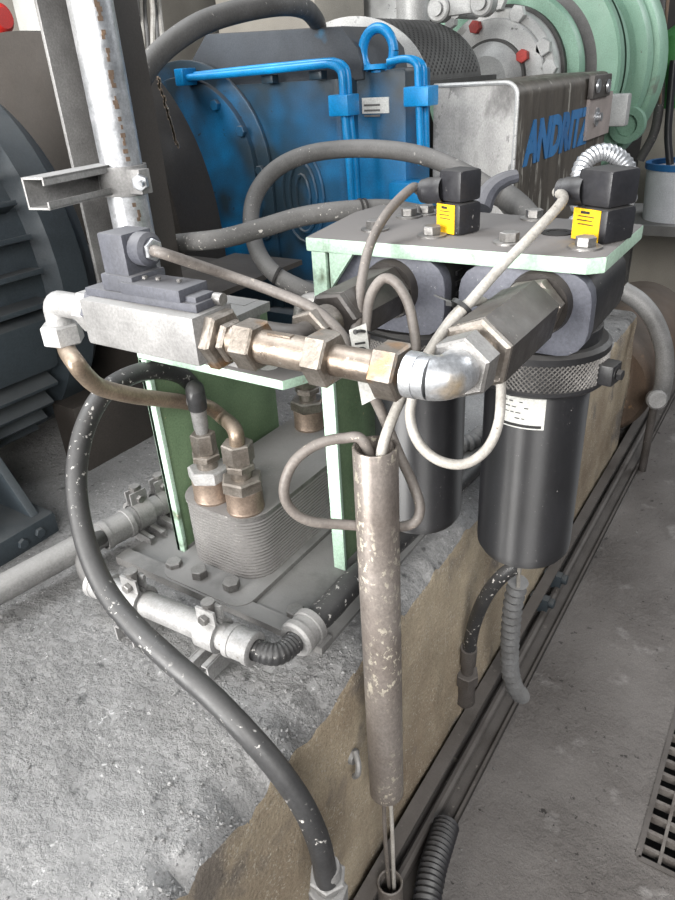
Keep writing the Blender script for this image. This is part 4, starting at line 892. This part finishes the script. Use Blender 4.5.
# arched bearing cover, raised off the front
def arch(cx_, cz_, r, z0_, y0_, d):
    pts = [(cx_+r*math.cos(PI*k/24)*1.0, y0_, cz_+r*math.sin(PI*k/24)) for k in range(25)]
    pts = [(cx_+r, y0_, z0_)] + pts + [(cx_-r, y0_, z0_)]
    prism(bm, pts, (0, -1, 0), d)
ac = P(198, 170, Y=YG); ar = P(262, 170, Y=YG).x-ac.x
arch(ac.x, ac.z, ar, DZ+0.1, YG, 0.035); obj('bearing_cover', bm, M['blue'], gb, bevel=0.006)
bm = B_(); arch(ac.x, ac.z, ar+0.045, DZ+0.1, YG, 0.014); obj('cover_flange', bm, M['blue'], gb, bevel=0.005)
for (x, y, af) in ((243, 131, 0.045), (217, 105, 0.045), (262, 170, 0.04), (268, 235, 0.04)):
    p = P(x, y, Y=YG-0.036); bolt(gb, p, af*0.62, 0.016, axis=(0, -1, 0), m='blue', name='cover_bolt', washer=False)
for (x, y) in ((270, 79), (318, 75)):
    p = P(x, y, Y=YG-0.02); bm = B_(); box(bm, p, (0.04, 0.03, 0.022)); obj('cap_screw', bm, M['blue'], gb, bevel=0.003)
bm = B_()
for (rx, rz_) in ((0.075, 0.13), (0.05, 0.10), (0.025, 0.065)):
    c = P(303, 198, Y=YG-0.003); pts = [V((c.x+rx*math.cos(2*PI*k/20), c.y, c.z+rz_*math.sin(2*PI*k/20)*(1.0))) for k in range(21)]; sweep(bm, pts, 0.006, 6, cap=False)
obj('cast_rings', bm, M['blue'], gb)
# base flange lower
bm = B_(); box2(bm, (gxa, YG-0.06, DZ-0.003), (gxb+0.06, YG+0.4, DZ+0.10)); obj('foot_flange', bm, M['blue'], gb, bevel=0.008)
bm = B_(); box2(bm, (gxa, YG-0.03, DZ+0.17), (gxb+0.03, YG, DZ+0.20)); obj('ledge', bm, M['blue'], gb, bevel=0.004)
# nameplate
p0 = P(362, 98, Y=YG+0.037); p1 = P(389, 113, Y=YG+0.037)
bm = B_(); box2(bm, (p0.x, YG+0.036, p1.z), (p1.x, YG+0.041, p0.z)); npg = obj('nameplate', bm, M['paper'], gb, label='small dirty metal nameplate')
bm = B_()
for k in range(3): box(bm, ((p0.x+p1.x)/2-0.01, YG+0.0355, p0.z-0.018-0.013*k), ((p1.x-p0.x)*0.6, 0.001, 0.005))
obj('printed_line', bm, M['base'], npg, kind='stuff')
# eyebolt
ey = P(378, 52, Y=YG+0.055); bm = B_(); re = 0.047
pts = [V((ey.x+re*math.cos(2*PI*k/28), ey.y, ey.z+re*1.15*math.sin(2*PI*k/28))) for k in range(29)]
sweep(bm, pts, 0.013, 12, cap=False); cyl(bm, (ey.x, ey.y, ztop2-0.002), (ey.x, ey.y, ey.z-re), 0.02, 16); lathe(bm, (ey.x, ey.y, ztop2), (0, 0, 1), [(0, 0.04), (0.012, 0.035)], 16); obj('lifting_eye', bm, M['bluebright'], gb)
# blue lubrication tubes
def btube(nm, pts, r, sub=8): bm = B_(); hose(bm, pts, r, 12, sub); return obj(nm, bm, M['bluebright'], lt)
lt = thing('blue_lube_pipes', 'bright blue lubrication pipes running over the gearbox front', 'pipe', P(346, 150, Y=YG-0.05))
YT = YG-0.07
tp = [P(185, 78, Y=YT), P(250, 72, Y=YT), P(318, 65, Y=YT), P(330, 64.5, Y=YT), P(338, 68, Y=YT), P(342, 77, Y=YT), P(344, 110, Y=YT), P(349, 160, Y=YT), P(352, 205, Y=YT)]
btube('pipe', tp, 0.010)
tp = [P(186, 76, Y=YT+0.03), P(250, 69, Y=YT+0.03), P(322, 62, Y=YT+0.03), P(336, 62, Y=YT+0.03), P(344, 66, Y=YT+0.03), P(348, 76, Y=YT+0.03), P(350, 110, Y=YT+0.03), P(355, 160, Y=YT+0.03), P(358, 205, Y=YT+0.03)]
btube('pipe', tp, 0.009)
bm = B_(); p = P(344, 105, Y=YT+0.01); box(bm, p, (0.06, 0.06, 0.05)); obj('clip_block', bm, M['bluebright'], lt, bevel=0.004)
bm = B_(); p = P(186, 77, Y=YT+0.01); box(bm, p, (0.035, 0.06, 0.045)); obj('end_block', bm, M['bluebright'], lt, bevel=0.004)
YT2 = YG-0.01
for dx in (0, 6):
    btube('pipe', [P(388, 62+dx*.3, Y=YT2+dx*.005), P(402, 59, Y=YT2+dx*.005), P(411+dx*.6, 60, Y=YT2+dx*.005), P(417+dx, 66, Y=YT2+dx*.005), P(418+dx, 80, Y=YT2+dx*.005), P(419+dx, 110, Y=YT2+dx*.005), P(421+dx, 165, Y=YT2+dx*.005)], 0.009)
bm = B_(); p = P(421, 96, Y=YT2+0.01); box(bm, p, (0.07, 0.06, 0.045)); obj('clip_block', bm, M['bluebright'], lt, bevel=0.004)
for (x, y) in ((413, 200),):
    bm = B_(); box2(bm, (P(385, 0, Y=1.75).x, 1.75, P(400, 205, Y=1.8).z), (P(425, 0, Y=1.8).x+0.03, 1.84, P(400, 180, Y=1.8).z)); obj('junction_block', bm, M['bluebright'], lt, bevel=0.004)

# ================================================================ GUARD BOX WITH LETTERING
GX = -0.712; yA, yB = 1.95, 2.90
gl = P(434, 120, Y=yA).x
bx_ = thing('belt_guard_box', 'scratched pale guard box with blue ANDRITZ lettering on its oily side', 'guard', (-0.85, 2.4, DZ))
ztg = P(517, 82, Y=yA).z; zbg = DZ-0.003
bm = B_(); pts = []
x0_, x1_, r_ = gl, GX, 0.035
pts = [(x0_, ztg)] + [(x1_-r_+r_*math.sin(math.radians(a)), ztg-r_+r_*math.cos(math.radians(a))) for a in range(0, 91, 15)] + [(x1_, zbg), (x0_, zbg)]
prism(bm, [(x, yA+0.004, z) for x, z in pts], (0, 1, 0), yB-yA-0.004); obj('side_sheet', bm, M['streak'], bx_)
bm = B_(); prism(bm, [(x-0.002, yA, z-0.003) for x, z in pts], (0, 1, 0), 0.006); obj('front_sheet', bm, M['white'], bx_)
path = [V((x, yA, z)) for x, z in pts[:-1]]
bm = B_(); sweep(bm, path, 0.006, 8); obj('edge_bead', bm, M['flange'], bx_)
lo_ = P(525, 168, X=GX+0.001); up_ = P(530, 129, X=GX+0.001); rt = P(584, 149, X=GX+0.001)
textmesh('ANDRITZ', 0.148, M['logoblue'], bx_, V((GX+0.001, lo_.y-0.01, lo_.z+0.012)), (0, 1, 0), (0, 0, 1), 0.002, 'lettering', 0.0075, fit=0.62, shear=0.18, label='faded blue ANDRITZ lettering')
# hinge plate and latch at the far end
hpz0, hpz1 = P(590, 138, X=GX).z, P(590, 95, X=GX).z
hp0, hp1 = P(585, 115, X=GX).y, P(607, 115, X=GX).y
bm = B_(); box2(bm, (GX+0.001, hp0, hpz0), (GX+0.012, hp1, hpz1)); obj('end_plate', bm, mat('pinkish_bare_plate', (0.42, 0.36, 0.34), (0.3, 0.26, 0.24), 0.5, 0.3, 9, 0.1), bx_)
bm = B_(); p = P(596, 117, X=GX+0.012); lathe(bm, p, (1, 0, 0), [(0, 0.03), (0.005, 0.03), (0.005, 0.014), (0.02, 0.014)], 16); obj('plate_bolt', bm, M['galv'], bx_)
bm = B_(); p = P(600, 86, X=GX+0.012); box(bm, p, (0.02, 0.22, 0.07)); obj('latch', bm, M['rail'], bx_, bevel=0.004)
for x in (598, 608):
    bm = B_(); p = P(x, 86, X=GX+0.024); lathe(bm, p, (1, 0, 0), [(0, 0.022), (0.006, 0.02)], 14); obj('latch_screw', bm, M['galv'], bx_)

# ================================================================ PERFORATED HALF-ROUND COVER
pcx = P(350, 60, Y=2.15).x; prx = P(428, 82, Y=2.15).x
pz = ztg-0.01; pr2 = abs(prx-pcx)
ptop_ = P(352, 16, Y=2.15).z
pf = thing('perforated_cover', 'dark perforated half round cover behind the lifting eye', 'guard', (pcx, 2.4, pz))
bm = B_(); ca = []
hh = ptop_-pz
for k in range(33):
    a = PI*k/32; ca.append((pcx+pr2*math.cos(a), pz+hh*math.sin(a)))
prism(bm, [(x, 2.15, z) for x, z in ca], (0, 1, 0), 0.006); obj('end_sheet', bm, M['flange'], pf)
bm = B_(); prism(bm, [(pcx+(x-pcx)*0.985, 2.156, pz+(z-pz)*0.985) for x, z in ca], (0, 1, 0), 0.42); obj('curved_sheet', bm, M['mesh'], pf)
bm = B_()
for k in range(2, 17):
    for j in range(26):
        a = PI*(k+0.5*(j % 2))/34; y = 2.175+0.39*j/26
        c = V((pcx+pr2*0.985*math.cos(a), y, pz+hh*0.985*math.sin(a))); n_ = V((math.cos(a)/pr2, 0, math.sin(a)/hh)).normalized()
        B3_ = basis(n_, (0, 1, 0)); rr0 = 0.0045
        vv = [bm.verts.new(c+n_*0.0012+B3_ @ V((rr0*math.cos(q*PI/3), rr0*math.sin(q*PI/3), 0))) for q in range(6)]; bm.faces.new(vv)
obj('perforation', bm, M['dark'], pf, kind='stuff')  # flat dark spots paint the shade of the holes
bm = B_(); box2(bm, (prx-0.03, 2.15, ztg-0.004), (prx+0.05, 2.58, ztg+0.012)); obj('foot_strip', bm, M['mesh'], pf)

# ================================================================ FLANGE AND GREEN CASING (axis along Y)
AX, AZ = P(503, 76, Y=3.1).x, 1.29
fg = thing('bolted_flange', 'pale dirty bolted flange with red painted bolts in front of the green casing', 'flange', (AX, 2.9, DZ))
def Rof(x, y, Y): p = P(x, y, Y=Y); return math.hypot(p.x-AX, p.z-AZ)
YFL = 3.00
rA, rB, rC = Rof(523, 73, YFL-0.05), Rof(546, 73, YFL), Rof(561, 76, YFL+0.08)
bm = B_(); lathe(bm, (AX, YFL-0.30, AZ), (0, 1, 0), [(0.205, 0), (0.205, rA*0.62), (0.235, rA*0.9), (0.26, rA)], 64); obj('hub', bm, M['flange'], fg)
bm = B_(); lathe(bm, (AX, YFL-0.05, AZ), (0, 1, 0), [(0, rA-0.02), (0, rA+0.004), (0.03, rA+0.006)], 64, cap=False); obj('hub_ring', bm, M['mesh'], fg)
bm = B_(); lathe(bm, (AX, YFL-0.03, AZ), (0, 1, 0), [(0, rA), (0, rB-0.004), (0.005, rB), (0.03, rB)], 72, cap=False); obj('inner_ring', bm, M['flange'], fg)
bm = B_(); lathe(bm, (AX, YFL, AZ), (0, 1, 0), [(0, rB-0.01), (0, rC-0.005), (0.006, rC), (0.10, rC)], 72, cap=False); obj('outer_ring', bm, M['flange'], fg)
for (x, y, m_) in ((524, 56, 'red'), (477, 27, 'red'), (453, 22, 'flange')):
    p = P(x, y, Y=YFL-0.03); bolt(fg, p, 0.042, 0.03, axis=(0, -1, 0), m=m_, name='ring_bolt', washer=False, label='red painted bolt' if m_ == 'red' else None)
for (x, y) in ((545, 47), (551, 68), (519, 14), (500, 2)):
    p = P(x, y, Y=YFL); bolt(fg, p, 0.055, 0.03, axis=(0, -1, 0), m='flange', name='ring_bolt', washer=False)
# link lever at the top
lk = thing('steel_link', 'pale steel link lever with two pins across the flange top', 'lever', P(465, 8, Y=2.6))
pa, pb_ = P(441, 9, Y=2.62), P(484, 3, Y=2.62)
bm = B_(); d = (pb_-pa); L2 = d.length; d.normalize(); box(bm, (pa+pb_)/2, (L2, 0.03, 0.05), rot=basis(V((0, 0, 1)) - d*d.z, d)); obj('bar', bm, M['flange'], lk, bevel=0.004)
for p in (pa, pb_):
    bm = B_(); lathe(bm, p+V((0, 0.02, 0)), (0, -1, 0), [(0, 0.042), (0.045, 0.042), (0.05, 0.036), (0.05, 0.022), (0.065, 0.022), (0.065, 0)], 24); obj('pin_boss', bm, M['flange'], lk)
bm = B_(); p = P(455, 12, Y=2.62); cyl(bm, (p.x, 2.62, p.z), (p.x, 2.8, p.z), 0.02, 12); obj('pin', bm, M['flange'], lk)
cs = thing('green_casing', 'large pale green round casing with stepped rims behind the flange', 'casing', (AX, 3.3, DZ))
r1, r2, r3, r4, r5, r6 = Rof(583, 76, 3.15), Rof(596, 76, 3.25), Rof(622, 76, 3.30), Rof(629, 76, 3.45), Rof(650, 76, 3.60), Rof(660, 76, 3.65)
r0_ = Rof(566, 76, 3.10)
bm = B_(); lathe(bm, (AX, 0.15, AZ), (0, 1, 0), [(2.93, rC-0.03), (2.93, r0_), (2.96, r0_)], 96, cap=False); obj('seal_ring', bm, M['mesh'], cs)
bm = B_(); lathe(bm, (AX, 0.15, AZ), (0, 1, 0), [(2.96, r0_-0.02), (2.96, r1-0.006), (2.97, r1), (3.02, r1)], 96, cap=False); obj('front_rim', bm, M['case'], cs)
bm = B_(); lathe(bm, (AX, 0.15, AZ), (0, 1, 0), [(3.0, r1-0.02), (3.08, r1-0.01), (3.1, r2)], 96, cap=False); obj('recess', bm, M['base'], cs)
bm = B_(); lathe(bm, (AX, 0.15, AZ), (0, 1, 0), [(3.10, r2-0.02), (3.10, r3-0.01), (3.11, r3), (3.17, r3), (3.18, r4), (3.24, r4)], 96, cap=False); obj('middle_rim', bm, M['case'], cs)
bm = B_(); lathe(bm, (AX, 0.15, AZ), (0, 1, 0), [(3.20, r3), (3.38, r4-0.02), (3.40, r4), (3.40, r5-0.01), (3.42, r5), (3.48, r5), (3.48, r6-0.01), (3.50, r6), (3.62, r6), (3.62, 0)], 96, cap=False); obj('rear_rim', bm, M['case'], cs)
bm = B_(); p = P(628, 125, Y=3.54); lathe(bm, p, (0, -1, 0), [(-0.02, 0.075), (0.03, 0.075), (0.03, 0.045), (0.0, 0.045), (0.0, 0.0)], 28); obj('eye_lug', bm, M['case'], cs)
bm = B_(); p = P(616, 110, Y=3.24); box(bm, p, (0.10, 0.06, 0.12)); obj('latch_block', bm, M['flange'], cs, bevel=0.01)
bm = B_(); box2(bm, (AX-0.5, 3.60, 0.0), (AX+0.3, 3.75, AZ-0.3)); obj('pedestal', bm, M['case'], cs, bevel=0.01)
# pipes above (top edge of the photograph)
bm = B_(); p = P(413, 10, Y=2.7); cyl(bm, (p.x, 2.7, 1.28), (p.x, 2.7, 2.2), 0.062, 28); obj('upright_shaft', bm, M['flange'], label='pale upright steel column behind the perforated cover', cat='column')

# ================================================================ BIG HOSES
cable('large_black_hose', [P(138, 84, t=1.62), P(150, 62, t=1.60), P(170, 42, t=1.58), P(200, 24, t=1.56), P(235, 12, t=1.56), P(275, 6, t=1.57), P(302, 6, t=1.6), P(316, 16, t=1.66), P(318, 30, t=1.75), P(316, 45, t=1.80)] if False else
      [P(120, 120, t=1.42), P(140, 80, t=1.42), P(155, 58, t=1.43), P(178, 38, t=1.45), P(205, 22, t=1.48), P(240, 11, t=1.52), P(278, 5, t=1.58), P(303, 8, t=1.68), P(315, 19, t=1.82), P(319, 30, t=2.0), P(318, 42, t=2.2)],
      0.023, 'hose', 'thick dark hose arching across the top left over the gearbox', 'hose', 16)
cable('grey_loop_hose', [V((-0.63, 1.14, 0.597)), P(338, 345, t=1.42), P(334, 312, t=1.43), P(318, 296, t=1.45), P(300, 288, t=1.45), P(275, 274, t=1.47), P(258, 252, t=1.5), P(251, 222, t=1.52), P(256, 194, t=1.53), P(275, 170, t=1.53), P(305, 155, t=1.52), P(345, 149, t=1.50), P(390, 150, t=1.46), P(430, 158, t=1.42), P(470, 176, t=1.38), P(500, 196, t=1.36), P(515, 212, t=1.36)],
      0.0185, 'hose', 'thick grey hose looping in front of the blue gearbox', 'hose', 16)
for k, (x, y, x2, y2) in enumerate(((276, 275, 279, 276.5), (309, 293, 313, 294.5))):
    bm = B_(); a = P(x, y, t=1.46); b = P(x2, y2, t=1.46); lathe(bm, a, b-a, [(0, 0.0195), (0.006, 0.0195)], 20)
    obj('hose_ring', bm, M['dark'], label=['black ring round the looping grey hose, the left one of two', 'black ring at the lower right end of the looping grey hose'][k], cat='ring')
cable('grey_cross_hose', [P(118, 250, t=1.52), P(150, 246, t=1.46), P(190, 242, t=1.38), P(225, 238, t=1.34), P(262, 228, t=1.34), P(300, 217, t=1.34), P(340, 211, t=1.34), P(385, 209, t=1.36), P(420, 214, t=1.38)],
      0.0185, 'hose', 'thick grey hose crossing low in front of the gearbox to the green stand', 'hose', 16)
bm = B_()
for x in (359, 364): a = P(x, 209.5, t=1.348); b = P(x+2, 209.3, t=1.349); lathe(bm, a, b-a, [(0, 0.021), (0.004, 0.021)], 20)
obj('hose_band', bm, M['dark'], label='thin black bands round the crossing grey hose', cat='band')
# lever handle behind the left plug
bm = B_(); pts = ptx((481, 208, 1.15), (486, 196, 1.15), (494, 186, 1.15), (506, 179, 1.15), (517, 176, 1.15)); path = spline(pts, 6)
sweep(bm, path, 0.012, 10, rf=lambda i, n: 0.019-0.009*i/n); obj('valve_lever', bm, M['greyplastic'], label='grey lever handle sticking up behind the left connector plug', cat='lever')
cable('black_stub_hose', [P(486, 190, t=1.25), P(505, 196, t=1.25), P(520, 208, t=1.22), P(532, 222, t=1.2)], 0.022, 'hose', 'thick dark hose end behind the left connector plug', 'hose', 14)
# silver corrugated hose behind the right plug
bm = B_(); corrug(bm, [V((-0.68, 1.16, 0.595)), V((-0.56, 1.14, 0.95)), P(572, 226, t=1.24), P(577, 200, t=1.25), P(580, 172, t=1.25), P(588, 159, t=1.25), P(603, 152, t=1.25), P(618, 157, t=1.25), P(628, 170, t=1.25), P(628, 190, t=1.25), P(610, 215, t=1.25), V((-0.50, 1.14, 0.95)), V((-0.60, 1.14, 0.60))], 0.016, 0.008, 0.002)
obj('silver_corrugated_hose', bm, M['galv'], label='silver corrugated hose arching behind the right connector plug', cat='hose')

# ================================================================ FAR RIGHT AND BACKGROUND
YB = 3.9
tb = thing('plastic_tub', 'grey plastic tub with a blue rim at the right edge', 'tub', P(690, 228, Y=YB))
a = P(632, 222, Y=YB); b = P(712, 222, Y=YB); ct = P(680, 172, Y=YB)
cxx = (a.x+b.x)/2; rad = (b.x-a.x)/2
tz0, tz1 = P(660, 224, Y=YB).z, P(660, 172, Y=YB).z
bm = B_(); lathe(bm, (cxx, YB+rad, tz0), (0, 0, 1), [(0, 0), (0, rad*0.92), (tz1-tz0, rad)], 32, cap=False); obj('tub_body', bm, M['bin'], tb)
bm = B_(); lathe(bm, (cxx, YB+rad, tz1), (0, 0, 1), [(0, rad*1.0), (0.0, rad*1.05), (0.028, rad*1.05), (0.028, rad*0.9)], 32, cap=False); obj('rim', bm, M['bluelid'], tb)
# low shelf carrying the tub
bm = B_(); box2(bm, (cxx-rad-0.15, YB-0.05, tz0-0.05), (cxx+rad+0.3, YB+2*rad+0.2, tz0-0.001)); 
for (x, y) in ((cxx-rad-0.1, YB+0.0), (cxx+rad+0.2, YB+0.0), (cxx-rad-0.1, YB+2*rad+.1), (cxx+rad+0.2, YB+2*rad+.1)): box2(bm, (x-0.03, y-0.03, 0), (x+0.03, y+0.03, tz0-0.05))
obj('low_bench', bm, M['base'], label='low grey bench under the plastic tub', cat='bench')
# hanging green bottle, rope and dark cables at the right edge
bt = thing('green_hand_pump', 'bright green plastic can hanging at the right edge', 'can', P(672, 75, Y=4.2))
bz0, bz1 = P(672, 108, Y=4.2).z, P(672, 36, Y=4.2).z; bxx = P(674, 80, Y=4.2).x
bm = B_(); lathe(bm, (bxx, 4.2, bz0), (0, 0, 1), [(0, 0.0), (0, 0.05), (0.10, 0.10), (0.18, 0.11), (bz1-bz0, 0.10), (bz1-bz0+0.05, 0.03), (bz1-bz0+0.08, 0.03)], 24, cap=False); obj('can_body', bm, M['bottle'], bt)
cable('dark_hanging_cable', [P(662, -20, Y=4.0), P(658, 40, Y=4.0), P(660, 90, Y=4.0), P(655, 130, Y=4.0), P(640, 160, Y=4.0)], 0.022, 'hose', 'dark cable hanging down beside the green casing', 'cable', 12)
cable('dark_hanging_cable', [P(674, 60, Y=4.0), P(670, 105, Y=4.0), P(668, 135, Y=4.0), P(670, 165, Y=4.0)], 0.018, 'plastic', 'black cable hanging at the right edge below the green can', 'cable', 12)
cable('brown_rope', [P(669, -10, Y=3.8), P(664, 40, Y=3.8), P(661, 80, Y=3.8), P(660, 104, Y=3.8)], 0.007, 'rust', 'thin brown rope beside the green casing', 'rope', 8)
# machinery clutter wall right behind
bm = B_(); box2(bm, (-0.1, 5.4, 0.0), (1.4, 6.2, 2.6)); obj('dark_cabinet', bm, M['mesh'], label='dark cabinet far behind at the right', cat='cabinet')
bm = B_(); a = P(640, 150, Y=4.6); b = P(676, 100, Y=4.6); box2(bm, (a.x, 4.6, 0.0), (b.x+0.3, 4.9, b.z)); obj('grey_crate', bm, M['wall'], label='pale grey crate behind the plastic tub', cat='crate')
# beige cabinet behind the gearbox, upper middle
a = P(222, 60, Y=4.2); b = P(318, 60, Y=4.2)
bm = B_(); box2(bm, (a.x, 4.2, 0.0), (b.x, 4.8, 2.4)); obj('beige_cabinet', bm, M['wall'], label='beige cabinet standing behind the blue gearbox', cat='cabinet', bevel=0.01)
a = P(340, 40, Y=4.9); b = P(398, 40, Y=4.9)
bm = B_(); box2(bm, (a.x, 4.9, 0.0), (b.x, 5.4, 2.4)); obj('light_cabinet', bm, M['flange'], label='pale grey cabinet behind the perforated cover', cat='cabinet', bevel=0.01)
# upper-left clutter: light panel, dark grille, red cap
a = P(14, 10, Y=2.8); b = P(58, 10, Y=2.8)
bm = B_(); box2(bm, (a.x, 2.8, 0.0), (b.x, 3.2, 2.3)); obj('pale_panel', bm, M['paper'], label='pale panel behind the motor at the top left', cat='panel', bevel=0.01)
a = P(5, 18, Y=1.6)
bm = B_(); lathe(bm, a+V((-0.12, 0, 0)), (1, 0, 0), [(0, 0.045), (0.1, 0.045), (0.12, 0.03)], 20); cyl(bm, (a.x-0.05, 1.6, gt-0.35), (a.x-0.05, 1.6, a.z), 0.02, 12); obj('red_knob', bm, M['redplastic'], label='red round knob above the guard in the top left corner', cat='knob')
gr = thing('cable_bundle', 'bundle of grey cables hanging behind the channel post at the top', 'cables', P(148, 20, Y=2.6))
for k in range(6):
    x = 133+k*5; pts = [P(x+2*math.sin(k), -30, Y=2.7+0.03*k), P(x+3+2*math.cos(k*2), 10, Y=2.7+0.03*k), P(x+5, 40, Y=2.7), P(x+6, 75, Y=2.7)]
    bm = B_(); hose(bm, pts, 0.010+0.003*(k % 2), 8, 5); obj('cable', bm, M['cablelight' if k % 2 else 'hose'], gr)
